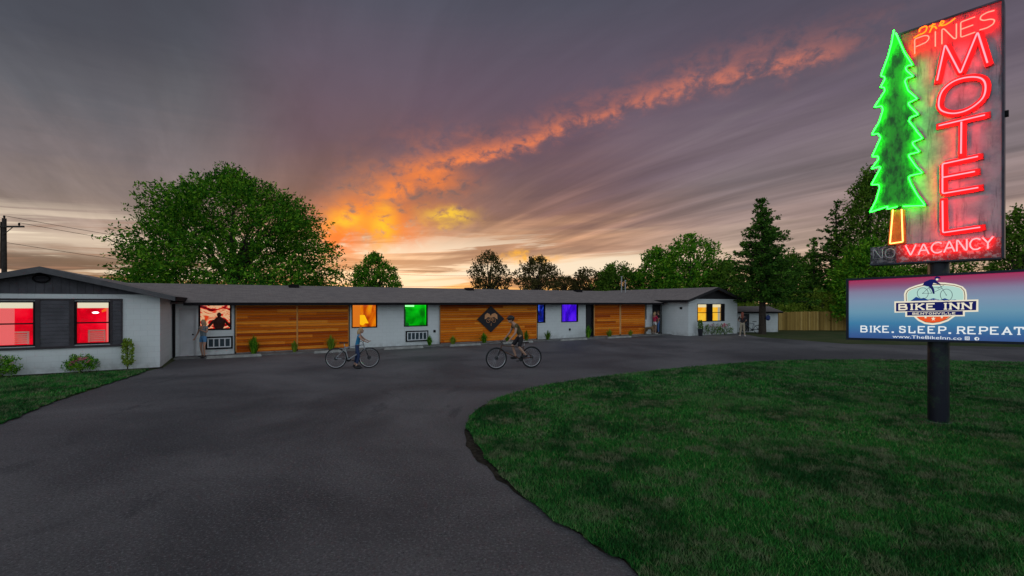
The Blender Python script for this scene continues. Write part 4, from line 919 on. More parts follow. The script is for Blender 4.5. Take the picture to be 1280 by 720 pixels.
# slab lettering
SLAB = {'B': [((0, 0), (0, 1)), [(0, 1), (.45, 1), (.62, .9), (.62, .62), (.45, .52), (0, .52)], [(.45, .52), (.68, .42), (.68, .12), (.5, 0), (0, 0)]], 'I': [((.15, 0), (.15, 1))], 'K': [((.05, 0), (.05, 1)), ((.08, .42), (.62, 1)), ((.25, .55), (.68, 0))],
        'E': [((.0, 0), (.0, 1)), ((0, 1), (.6, 1)), ((0, .52), (.42, .52)), ((0, 0), (.62, 0))], 'N': [((.05, 0), (.05, 1)), ((.05, 1), (.7, 0)), ((.7, 0), (.7, 1))], 'S': [[(.6, .78), (.55, .95), (.3, 1), (.06, .92), (.06, .62), (.3, .53), (.58, .42), (.6, .12), (.35, 0), (.08, .04), (.03, .24)]],
        'L': [((.05, 0), (.05, 1)), ((.05, 0), (.62, 0)), ((.62, 0), (.62, .25))], 'P': [((.05, 0), (.05, 1)), [(.05, 1), (.5, 1), (.68, .88), (.68, .6), (.5, .46), (.05, .46)]], 'R': [((.05, 0), (.05, 1)), [(.05, 1), (.48, 1), (.64, .88), (.64, .62), (.48, .5), (.05, .5)], ((.38, .5), (.68, 0))],
        'A': [((.02, 0), (.36, 1)), ((.36, 1), (.70, 0)), ((.15, .32), (.57, .32))], 'T': [((.35, 0), (.35, 1)), ((.0, 1), (.7, 1)), ((0, 1), (0, .78)), ((.7, 1), (.7, .78))], '.': [((.08, .0), (.08, .06))], ' ': [],
        'H': [((.05, 0), (.05, 1)), ((.65, 0), (.65, 1)), ((.05, .52), (.65, .52))], 'O': [[(.35, 1), (.08, .85), (.02, .5), (.08, .15), (.35, 0), (.62, .15), (.68, .5), (.62, .85), (.35, 1)]], 'V': [((.0, 1), (.35, 0)), ((.35, 0), (.7, 1))]}
SERIF = {'B': [], 'I': [(.15, 0), (.15, 1)], 'K': [(.05, 0), (.05, 1), (.62, 1), (.66, 0)], 'N': [(.03, 0), (.03, 1), (.7, 1)], 'P': [(.05, 0)], 'R': [(.05, 0), (.68, 0)], 'A': [(.04, 0), (.68, 0)], 'T': [(.35, 0)], 'L': [(.05, 1)], 'H': [(.05, 0), (.05, 1), (.65, 0), (.65, 1)], 'V': [(.0, 1), (.7, 1)]}
ADV = {'I': .52, '.': .38, ' ': .42}
def slab(txt, bl, br_, tr2, tl, off, m, name, sw=.17, parent=None):
    tot = sum(ADV.get(ch, 1.) for ch in txt)-.1; x_ = 0.; mb = MB(); k_ = 0
    P00, P10, P11, P01 = (Vector(cpx(p[0], p[1], off)) for p in (bl, br_, tr2, tl)); Wd = (P10-P00).length/tot; Ht = (P01-P00).length
    def mp(a, c_): s_ = (x_+a+.08)/tot; return P00.lerp(P10, s_).lerp(P01.lerp(P11, s_), c_)
    def seg(a, b_, w1):
        nonlocal k_
        A_, B_ = mp(*a), mp(*b_); d = B_-A_
        if d.length < 1e-6: return
        d.normalize(); nn = Vector((-d.y, d.x))*w1/2; ex = d*w1*.32
        k_ += 1; cab(mb, [tuple(A_-ex+nn), tuple(B_+ex+nn), tuple(B_+ex-nn), tuple(A_-ex-nn)], off+.0015+.00004*(k_ % 25), off)
    for ch in txt:
        if ch == ' ': mb.build(name, m, face); mb = MB()
        lo, hi = sw*.5, 1-sw*.5
        ins = lambda p: (p[0], lo+(hi-lo)*p[1])
        for st in SLAB[ch]:
            st = list(st); w1 = sw*Ht*(1.0 if ch != '.' else 1.6)
            for i in range(len(st)-1): seg(ins(st[i]), ins(st[i+1]), w1)
        for p in SERIF.get(ch, []):
            a = ins(p); seg((a[0]-.10, a[1]), (a[0]+.10, a[1]), sw*Ht*.75)
        x_ += ADV.get(ch, 1.)
    return mb.build(name, m, face)
q9 = lambda x_, y_: (1110+x_/9.846, 340+y_/9.846)
slab('BIKE INN', q9(128, 472), q9(1040, 462), q9(1040, 370), q9(128, 392), .0136, cream, 'logo_lettering', .2)
slab('THE', q9(498, 364), q9(618, 361), q9(618, 340), q9(498, 343), .0115, cream, 'logo_lettering', .22)
slab('BENTONVILLE', q9(300, 526), q9(838, 521), q9(838, 494), q9(300, 499), .0136, cream, 'logo_lettering', .2)
slab('BIKE. SLEEP. REPEAT', (1075.5, 415.4), (1281, 419.0), (1281, 408.6), (1075.5, 406.9), .004, emis('print_white', lin((226, 232, 234)), 1.), 'slogan_lettering', .155)
cu_ = bpy.data.curves.new('tmp', 'FONT'); cu_.body = 'www.TheBikeInn.co'; cu_.size = 1; to = bpy.data.objects.new('tmp', cu_); C.objects.link(to)
dg = bpy.context.evaluated_depsgraph_get(); me = bpy.data.meshes.new_from_object(to.evaluated_get(dg)); bpy.data.objects.remove(to)
co_ = np.zeros(len(me.vertices)*3); me.vertices.foreach_get('co', co_); co_ = co_.reshape(-1, 3); mx_, mn_ = co_.max(0), co_.min(0)
a0 = cpx(1115.5, 422.2, .005); a1 = cpx(1202, 424.9, .005); a2 = cpx(1115.5, 418.4, .005)
for v_ in me.vertices:
    s_ = (v_.co.x-mn_[0])/(mx_[0]-mn_[0]); h = v_.co.y/.72
    u_ = a0[0]+(a1[0]-a0[0])*s_; zz_ = a0[1]+(a1[1]-a0[1])*s_+(a2[1]-a0[1])*h; v_.co = q3(u_, cz(u_, zz_), .005)-CR
link('web_address_lettering', me, MC['print_white'], face)
ic = MB()
def icp(px, py): return cpx(px, py, .005)
c0 = icp(1209, 422.9); r_ = .032
for k_, p in enumerate(([(-1, -1), (1, -1), (1, -.7), (-1, -.7)], [(-1, .7), (1, .7), (1, 1), (-1, 1)], [(-1, -.7), (-.7, -.7), (-.7, .7), (-1, .7)], [(.7, -.7), (1, -.7), (1, .7), (.7, .7)])): cab(ic, [(c0[0]+a*r_, c0[1]+b_*r_) for a, b_ in p], .0055, .004)
ic.tube([q3(c0[0]+.4*r_*math.cos(k_*math.pi/8), cz(c0[0], c0[1]+.4*r_*math.sin(k_*math.pi/8)), .006)-CR for k_ in range(16)], .004, 5, close=True)
c1 = icp(1221, 423.4); cab(ic, [(c1[0]+r_*math.cos(k_*math.pi/10), c1[1]+r_*math.sin(k_*math.pi/10)) for k_ in range(20)], .0055, .004); ic.build('icon', MC['print_white'], face)
ic = MB(); cab(ic, [(c1[0]-.002, c1[1]-r_*.9), (c1[0]+.010, c1[1]-r_*.9), (c1[0]+.010, c1[1]+.018), (c1[0]-.002, c1[1]+.018)], .0075, .006); cab(ic, [(c1[0]-.012, c1[1]-.002), (c1[0]+.018, c1[1]-.002), (c1[0]+.018, c1[1]+.006), (c1[0]-.012, c1[1]+.006)], .0078, .006)
cab(ic, [(c1[0]+.0101, c1[1]+.012), (c1[0]+.022, c1[1]+.012), (c1[0]+.022, c1[1]+.020), (c1[0]+.0101, c1[1]+.020)], .0076, .006); ic.build('icon_mark', blue2, face)

# ------------------------------------------------------------------ utility pole + wires
up = empty('utility_pole', (-38.3, 35, 0), 0, 'wooden utility pole with crossarm and wires behind the left wing roof', 'utility pole')
m_pw = mat('pole_wood', (.05, .04, .035), .9, var=.4, vscale=5)
mb = MB(); mb.tube([(0, 0, 0), (0, 0, 8.8)], [.19, .13], 12); mb.build('post', m_pw, up)
mb = MB(); mb.tube([(-.22, .0, 5), (-.22, 0, 8.55)], .07, 8); mb.build('conduit', m_dark, up)
mb = MB(); mb.box(-1.4, -.18, 8.1, 1.6, -.06, 8.22); mb.build('crossarm', m_pw, up)
mb = MB(); mb.tube([(.08, -.12, 7.55), (.75, -.12, 8.1)], .03, 6); mb.build('brace', m_pw, up)
for a in (-1.2, 1.25, 0):
    mb = MB(); zz_ = 8.22 if a else 8.8; mb.tube([(a, -.12 if a else 0, zz_), (a, -.12 if a else 0, zz_+.1), (a, -.12 if a else 0, zz_+.22)], [.03, .07, .05], 8); mb.build('insulator', m_dark, up)
def wire(a, b_, sag, r=.016):
    a, b_ = Vector(a), Vector(b_); mb = MB(); mb.tube([a.lerp(b_, t/24)-Vector((0, 0, 4*sag*(t/24)*(1-t/24))) for t in range(25)], r, 5); mb.build('wire', m_dark, up)
wire((1.25, -.12, 8.45), (38, 38, 7.0), 1.6); wire((0, 0, 9.0), (38, 38.6, 7.6), 1.6); wire((-1.2, -.12, 8.45), (-30, 5, 8.2), .6); wire((0, 0, 7.0), (38, 38, 5.5), 1.6)

# ------------------------------------------------------------------ vegetation
def leaf_mat(name, cols, trans=.25):
    m = bpy.data.materials.new(name); m.use_nodes = True
    T = NT(m.node_tree); T.n.clear(); ge = T.n.new('ShaderNodeNewGeometry'); co = T.coord('Object')
    c = T.ramp(ge.outputs['Random Per Island'], [(i/(len(cols)-1), q) for i, q in enumerate(cols)])
    f = T.noise(co, .9, 5, .7)
    c = T.mix(T.ss(f, .52, .66, .0, .65), c, tuple(cols[-1])+(1,)); c = T.mix(T.ss(f, .48, .34, .0, .65), c, tuple(q*.6 for q in cols[0])+(1,))  # clump highlights and shade painted into the leaf colour by noise
    d = T.n.new('ShaderNodeBsdfDiffuse'); T.put(d.inputs[0], c); tl = T.n.new('ShaderNodeBsdfTranslucent'); T.put(tl.inputs[0], c)
    mx = T.n.new('ShaderNodeMixShader'); mx.inputs[0].default_value = trans; T.l.new(d.outputs[0], mx.inputs[1]); T.l.new(tl.outputs[0], mx.inputs[2])
    o = T.n.new('ShaderNodeOutputMaterial'); T.l.new(mx.outputs[0], o.inputs[0]); return m
LC2 = leaf_mat('foliage_dark_conifer', [(.015, .055, .012), (.05, .14, .02), (.13, .28, .035)])
LBIG = leaf_mat('foliage_big_tree', [(.012, .06, .008), (.035, .15, .013), (.09, .28, .02), (.24, .44, .03)])
LG = leaf_mat('foliage_green', [(.02, .09, .010), (.06, .22, .018), (.13, .36, .025), (.26, .46, .03)])
LD = leaf_mat('foliage_dark', [(.03, .09, .014), (.09, .19, .02), (.18, .31, .035)])
LY = leaf_mat('foliage_yellowgreen', [(.12, .22, .025), (.22, .34, .035), (.34, .42, .06)])
LC = leaf_mat('foliage_conifer', [(.03, .10, .02), (.10, .25, .03), (.22, .42, .05)])
LB = leaf_mat('foliage_brown_green', [(.05, .05, .02), (.10, .09, .03), (.15, .12, .04)])
m_bark = mat('bark', (.06, .045, .035), .95, var=.4, vscale=8, bump=.8, bscale=15)

def leaves(centers, axes, n, size, spread, length):
    """sprays of leaves: centers/axes (k,3); n leaves each"""
    k_ = len(centers); t = rng.uniform(0, 1, (k_, n)); sp_ = rng.normal(0, 1, (k_, n, 3))*(spread*(1.05-.75*t))[..., None]
    P = centers[:, None, :]+axes[:, None, :]*(t*length)[..., None]+sp_; P = P.reshape(-1, 3); m_ = len(P)
    a = rng.normal(0, 1, (m_, 3)); a += np.repeat(axes, n, 0)*1.0; a /= np.linalg.norm(a, axis=1)[:, None]
    b_ = np.cross(a, rng.normal(0, 1, (m_, 3))); b_ /= np.linalg.norm(b_, axis=1)[:, None]
    s_ = size*rng.uniform(.55, 1.35, m_)[:, None]
    v = np.stack([P-a*s_, P+b_*s_*.42, P+a*s_, P-b_*s_*.42], 1)
    return v.reshape(-1, 3)
def broad_tree(X, Y, prof, nclump, nleaf, lsize, m, label, trunk_r=.35, zlow=2., group='trees behind the motel', spread=.35, length=1.1, hollow=.45, cat='tree', name='broadleaf_tree', zbase=0):
    """prof: list of (z, rx_left, rx_right) measured outline"""
    root = empty(name, (X, Y, 0), 0, label, cat, group)
    zs = np.array([p[0] for p in prof]); rl = np.array([p[1] for p in prof]); rr = np.array([p[2] for p in prof])
    wgt = (rl+rr); grid = np.linspace(zs[0], zs[-1], 200); ww = np.interp(grid, zs, wgt)+.3
    z_ = rng.choice(grid, nclump, p=ww/ww.sum()); th = rng.uniform(0, 2*np.pi, nclump)
    rx = np.where(np.cos(th) < 0, np.interp(z_, zs, rl), np.interp(z_, zs, rr)); ry = (np.interp(z_, zs, rl)+np.interp(z_, zs, rr))/2*.85
    lump = 1+.10*np.sin(3*th+z_*1.1+X)+.17*np.sin(5*th-z_*1.5)+.12*np.sin(10*th+z_*3.1)
    q = (hollow+(1-hollow)*rng.uniform(0, 1, nclump)**.45)*.97
    rx = np.maximum(rx-.62*length, rx*.35); ry = np.maximum(ry-.62*length, ry*.35); z_ = zs[0]+(z_-zs[0])*max(.6, 1-.6*length/(zs[-1]-zs[0]))
    P = np.stack([np.cos(th)*rx*q*lump, np.sin(th)*ry*q*lump, z_], 1)
    cen = np.array([0, 0, zs[0]+(zs[-1]-zs[0])*.35]); ax = P-cen; ax /= np.linalg.norm(ax, axis=1)[:, None]+1e-9; ax += rng.normal(0, .35, ax.shape); ax[:, 2] += .15; ax /= np.linalg.norm(ax, axis=1)[:, None]
    v = leaves(P, ax, nleaf, lsize, spread, length); v[:, 2] = np.maximum(v[:, 2], .1)
    fastmesh('crown', v, 4, m, root)
    mb = MB(); H = zs[-1]; zt = zlow+(H-zlow)*.25
    mb.tube([(0, 0, 0), (.05, 0, zt*.5), (0, .05, zt), (.1, 0, H*.75)], [trunk_r, trunk_r*.85, trunk_r*.65, trunk_r*.2], 10)
    idx = rng.choice(nclump, min(nclump, 26), replace=False)
    for i in idx:
        p = Vector(P[i]); s_ = Vector((0, 0, min(max(zlow*.8, p.z*.45), H*.7))); mid = s_.lerp(p, .5)+Vector((0, 0, (p-s_).length*.08)); mb.tube([s_, mid, p], [trunk_r*.35, trunk_r*.2, .03], 6, caps=False)
    mb.build('trunk', m_bark, root)
    return root
def prof_px(cx, Y, rows):
    """rows: (py, left px, right px)"""
    k_ = Y/F; q = sorted([(CAM_H+(HZ-py)*k_, (cx-a)*k_, (b_-cx)*k_) for py, a, b_ in rows]); return q
def btree(cx, Y, rows, *a, **kw):
    pr = prof_px(cx, Y, rows); X = (cx-CX)/F*Y
    zl = pr[0][0]; return broad_tree(X, Y, pr, *a, zlow=max(1.5, zl), **kw)
GT = 'trees behind the motel'
btree(290, 42, [(212, 280, 292), (222, 258, 310), (234, 232, 338), (246, 200, 366), (258, 192, 392), (272, 200, 404), (290, 200, 398), (310, 182, 400), (328, 172, 410), (352, 162, 424), (366, 164, 420)], 2800, 26, .145, LBIG, 'huge bushy green tree rising behind the left half of the motel roof', trunk_r=.5, spread=.26, length=1.9)
btree(468, 56, [(318, 462, 472), (328, 450, 486), (340, 444, 495), (356, 440, 499), (362, 442, 498)], 260, 26, .17, LG, 'small round green tree just right of the huge bushy tree', spread=.3, length=.8)
btree(612, 62, [(315, 606, 618), (324, 594, 630), (338, 588, 638), (352, 586, 641), (362, 590, 638)], 190, 24, .16, LB, 'sparse round dark tree, left of the pair against the sunset', spread=.3, length=.8, hollow=.2)
btree(671, 60, [(323, 660, 684), (332, 648, 696), (345, 641, 702), (356, 640, 703), (362, 644, 700)], 210, 24, .16, LB, 'sparse round dark tree, right of the pair against the sunset', spread=.3, length=.8, hollow=.2)
btree(706, 70, [(346, 700, 712), (354, 692, 722), (362, 690, 724)], 60, 24, .17, LB, 'small low dark bush-like tree between the dark pair and the forest edge', spread=.3, length=.6)
btree(738, 64, [(336, 728, 750), (343, 718, 762), (352, 712, 766), (364, 712, 768)], 170, 24, .18, LB, 'low brownish tree above the roof left of the roof pipes', spread=.35, length=.8)
btree(772, 58, [(330, 762, 782), (338, 752, 800), (350, 746, 806), (366, 746, 806)], 220, 26, .18, LD, 'dark green tree directly behind the roof pipes', spread=.35, length=.9)
btree(820, 56, [(310, 812, 828), (322, 802, 842), (340, 796, 850), (366, 792, 852)], 260, 26, .18, LG, 'green tree behind the roof where the right wing begins', spread=.35, length=.9)
btree(862, 52, [(297, 850, 878), (308, 832, 898), (325, 824, 906), (345, 822, 910), (372, 824, 910)], 420, 28, .18, LG, 'broad green tree directly behind the right wing gable', spread=.4, length=1.0)
btree(905, 50, [(330, 896, 914), (342, 884, 930), (352, 880, 940), (380, 880, 945)], 260, 28, .18, LD, 'dark green tree between the right wing and the tall conifer', spread=.4, length=1.0)
btree(992, 54, [(318, 985, 998), (326, 974, 1012), (335, 966, 1020), (360, 962, 1022), (392, 962, 1022)], 360, 28, .18, LD, 'dark tree filling the gap right of the tall conifer', spread=.4, length=1.0)
btree(1085, 46, [(214, 1080, 1092), (230, 1068, 1112), (250, 1060, 1130), (280, 1056, 1150), (320, 1046, 1170), (350, 1040, 1180), (392, 1040, 1180)], 800, 30, .17, LD, 'tallest dark leafy tree right behind the neon pine sign', trunk_r=.4, spread=.4, length=1.1)
btree(1085, 40, [(300, 1072, 1096), (318, 1056, 1116), (345, 1044, 1130), (392, 1040, 1135)], 420, 28, .15, LG, 'bright green lower tree in front of the tall dark tree beside the box sign', spread=.35, length=.9)
btree(1180, 50, [(318, 1165, 1200), (330, 1150, 1230), (350, 1140, 1240), (392, 1140, 1240)], 220, 26, .17, LD, 'loose dark tree peeking out between the two signs', spread=.4, length=1.0)
btree(1272, 44, [(262, 1266, 1276), (280, 1256, 1292), (305, 1246, 1305), (330, 1240, 1312), (392, 1238, 1312)], 360, 28, .17, LD, 'dark tree at the right edge beside the neon sign', spread=.4, length=1.0)
btree(1330, 48, [(285, 1320, 1342), (310, 1300, 1362), (340, 1296, 1370), (392, 1296, 1370)], 200, 26, .19, LD, 'dark tree beyond the right edge of the motel sign', spread=.4, length=1.0)
for cx, top, hw, lb in ((932, 371, 17, 'yellow-green bush over the left end of the shed roof'), (985, 372, 16, 'yellow-green bush right behind the shed beside the fence'), (1022, 366, 22, 'yellow-green bush above the middle of the fence'), (1062, 362, 22, 'yellow-green bush above the fence beside the box sign')):
    btree(cx, 42.6, [(top-3, cx-5, cx+5), (top+7, cx-hw, cx+hw), (top+18, cx-hw-3, cx+hw+3), (409, cx-hw, cx+hw)], 130, 26, .11, LY, lb, group='yellow-green bushes behind the shed and fence', spread=.25, length=.5, trunk_r=.08, cat='bush', name='bush')
def conifer(px, Y, top, bot, hw, m, label, trunk_r=.28, layers=34, nl=26, lsize=.13, ntip=9):
    nl = int(nl*.9)
    X = (px-CX)/F*Y; zt = CAM_H+(HZ-top)/F*Y; zb = CAM_H+(HZ-bot)/F*Y; rw = hw/F*Y
    root = empty('conifer_tree', (X, Y, 0), 0, label, 'tree', 'trees behind the motel')
    cs_, ax_ = [], []; mb = MB(); mb.tube([(0, 0, -.05), (0, 0, zb), (0, 0, zt)], [trunk_r, trunk_r*.8, .03], 10)
    for i in range(layers):
        f = i/(layers-1); z_ = zb+(zt-zb)*(f**.93); r_ = rw*(1-f)**1.0*(.78 if i % 3 else 1.12)*random.uniform(.85, 1.1)+.05
        nb = max(4, int(ntip*(1-f*.6)))
        for j in range(nb):
            th = random.uniform(0, 2*math.pi); rr_ = r_*random.uniform(.7, 1.1); d = Vector((math.cos(th), math.sin(th), .18-.25*(1-f)))
            if rr_ > .6: mb.tube([(0, 0, z_), tuple(d*rr_*.9+Vector((0, 0, z_)))], [.04, .01], 4, caps=False)
            for k_ in np.arange(.15, 1.0, max(.11, .35/max(rr_, .3))):
                p = d*rr_*k_+Vector((0, 0, z_)); cs_.append(p+Vector((random.gauss(0, .12), random.gauss(0, .12), random.gauss(0, .08)))); ax_.append((d+Vector((0, 0, .25))).normalized())
    v = leaves(np.array([tuple(q) for q in cs_]), np.array([tuple(q) for q in ax_]), nl, lsize, .11, .34)
    fastmesh('crown', v, 4, m, root); mb.build('trunk', m_bark, root); return root
conifer(953, 36, 250, 374, 56, LC2, 'tall pointed conifer standing in front of the small shed', layers=44, nl=20, lsize=.11, ntip=11)
conifer(1045, 48, 254, 388, 52, LC2, 'pointed conifer between the tall shed conifer and the sign', layers=26, nl=18, lsize=.15)
conifer(1017, 50, 300, 390, 30, LC, 'slim conifer just right of the tallest conifer', layers=20, nl=18, lsize=.16)

# small plants ---------------------------------------------------------------
def tuft(loc, h, r_, n, m, label, name='grass_clump', group='plants along the motel wall', wdt=.02):
    root = empty(name, loc, 0, label, 'plant', group); v = []
    for i in range(n):
        th = random.uniform(0, 6.28); a = random.uniform(.05, 1.)*r_; hh_ = h*random.uniform(.6, 1.05)*(1-.35*(a/r_)); b0 = Vector((math.cos(th)*a*.25, math.sin(th)*a*.25, 0)); tip = Vector((math.cos(th)*a, math.sin(th)*a, hh_)); mid = b0.lerp(tip, .55)+Vector((0, 0, hh_*.15))
        sd_ = Vector((-math.sin(th), math.cos(th), 0))*wdt
        v += [tuple(b0-sd_), tuple(b0+sd_), tuple(mid+sd_), tuple(mid-sd_)]; v += [tuple(mid-sd_), tuple(mid+sd_), tuple(tip+sd_*.1), tuple(tip-sd_*.1)]
    fastmesh('blades', np.array(v), 4, m, root); return root
PL = [(317, .95, .36, 150, LG, 'bright green grass clump before the first cedar panel'), (368, .62, .26, 100, LY, 'thin pale grass clump at the seam of the first two cedar panels'),
      (414, .85, .38, 140, LY, 'yellowish grass clump behind the rear wheel of the child bike'), (537, .62, .26, 120, LG, 'green leafy clump below the right end of the second vent grille'),
      (566, .55, .32, 110, LY, 'brownish grass clump at the left end of the middle cedar panel'), (605, .66, .36, 160, LG, 'dense green clump below the diamond sign'),
      (634, .45, .25, 90, LD, 'dark low clump right of the diamond sign'), (658, .72, .26, 100, LD, 'dark slim clump at the right end of the middle cedar panel'),
      (685, .68, .38, 90, LD, 'dark spiky yucca-like clump before the white wall by the blue window'), (735.5, .95, .30, 160, LG, 'bright green clump beside the dark doorway'),
      (762, .62, .36, 110, LY, 'pale grass clump before the left far cedar panel'), (788, .48, .3, 90, LY, 'low pale clump before the right far cedar panel')]
for px, h, r_, n_, m, lb in PL: p = W(S(px, -.6), -.6, .05); tuft(p, h, r_, n_, m, lb, wdt=.018)
FP = mat('flower_pink', (.75, .20, .28), .7, var=.4, vscale=20); FW = mat('flower_pale', (.6, .45, .5), .7, var=.3, vscale=20)
def shrub(loc, rx, h, n, m, fl, label, nf=26, fm=None, group='flowering shrubs beside the wings'):
    root = empty('flowering_shrub', loc, 0, label, 'shrub', group); k_ = n
    th = rng.uniform(0, 6.28, k_); ph = rng.uniform(0, 1, k_); rr_ = rng.uniform(.4, 1, k_)*rx
    P = np.stack([np.cos(th)*rr_, np.sin(th)*rr_*.8, .08+ph*h*np.sqrt(np.maximum(.05, 1-(rr_/rx)**2*.8))], 1); ax = P/np.linalg.norm(P, axis=1)[:, None]; ax[:, 2] += .4; ax /= np.linalg.norm(ax, axis=1)[:, None]
    fastmesh('foliage', leaves(P, ax, 12, .035, .05, .12), 4, m, root)
    mb = MB()
    for i in range(5): t_ = i*1.3; mb.tube([(0, 0, 0), (math.cos(t_)*rx*.5, math.sin(t_)*rx*.4, h*.7)], [.012, .005], 5)
    mb.build('stem', m_bark, root)
    if fl:
        mb = MB()
        for i in range(nf):
            t_ = random.uniform(0, 6.28); r0 = random.uniform(0, rx*.85); z0 = h*(1.0-.4*(r0/rx)**2)*random.uniform(.8, 1.08)
            for j in range(5):
                mb.ellipsoid((math.cos(t_)*r0+random.gauss(0, .02), math.sin(t_)*r0*.8+random.gauss(0, .02), z0+random.gauss(0, .015)), (.032, .032, .02), 6, 4)
        mb.build('blossom', fm, root)
    return root
def WL(px, t_): return W(S(px, t_), t_, .02)
shrub(WL(101, yW-.38), .46, .52, 130, LG, True, 'low shrub with pink blossoms in front of the left wing wall', fm=FP)
shrub(WL(2, yW-.42), .45, .62, 150, LG, True, 'larger green shrub with pale blossoms at the left edge of the photo', fm=FW, nf=18)
shrub(WL(-40, yW-.42), .45, .6, 110, LG, True, 'green shrub with pale blossoms beyond the left edge', fm=FW, nf=14)
shrub(WL(890, PR-.45), .62, .82, 110, LD, True, 'dark flowering shrub under the left office window', fm=FW, nf=24)
shrub(WL(906, PR-.45), .55, .78, 100, LD, True, 'dark flowering shrub under the right office window', fm=FP, nf=24)
# columnar shrub
loc = WL(159.5, yW-.32); root = empty('columnar_shrub', loc, 0, 'slim upright green-brown shrub at the right corner of the left wing', 'shrub')
k_ = 110; z_ = rng.uniform(.12, 1.05, k_); th = rng.uniform(0, 6.28, k_); rr_ = .15*np.sin(np.pi*np.clip((z_+.2)/1.45, 0, 1))*rng.uniform(.5, 1, k_)
P = np.stack([np.cos(th)*rr_, np.sin(th)*rr_, z_], 1); ax = np.stack([np.cos(th)*.4, np.sin(th)*.4, np.ones(k_)], 1); ax /= np.linalg.norm(ax, axis=1)[:, None]
fastmesh('foliage', leaves(P, ax, 14, .035, .035, .12), 4, LY, root); mb = MB(); mb.tube([(0, 0, 0), (0, 0, 1.)], [.02, .008], 6); mb.build('stem', m_bark, root)
# potted evergreen at the office corner
loc = W(S(875.5, PR-.4), PR-.4, .004); root = empty('potted_plant', loc, 0, 'slim dark pot with a small evergreen at the corner of the right wing', 'potted plant')
mb = MB(); mb.tube([(0, 0, 0), (0, 0, .05), (0, 0, .52)], [.13, .14, .20], 16); mb.build('pot', mat('pot_black', (.015, .016, .022), .4), root)
k_ = 60; z_ = rng.uniform(.5, 1.1, k_); th = rng.uniform(0, 6.28, k_); rr_ = .2*(1.15-z_*.7); P = np.stack([np.cos(th)*rr_, np.sin(th)*rr_, z_], 1); ax = np.tile([0, 0, 1.], (k_, 1)); fastmesh('foliage', leaves(P, ax, 12, .045, .04, .08), 4, LD, root)

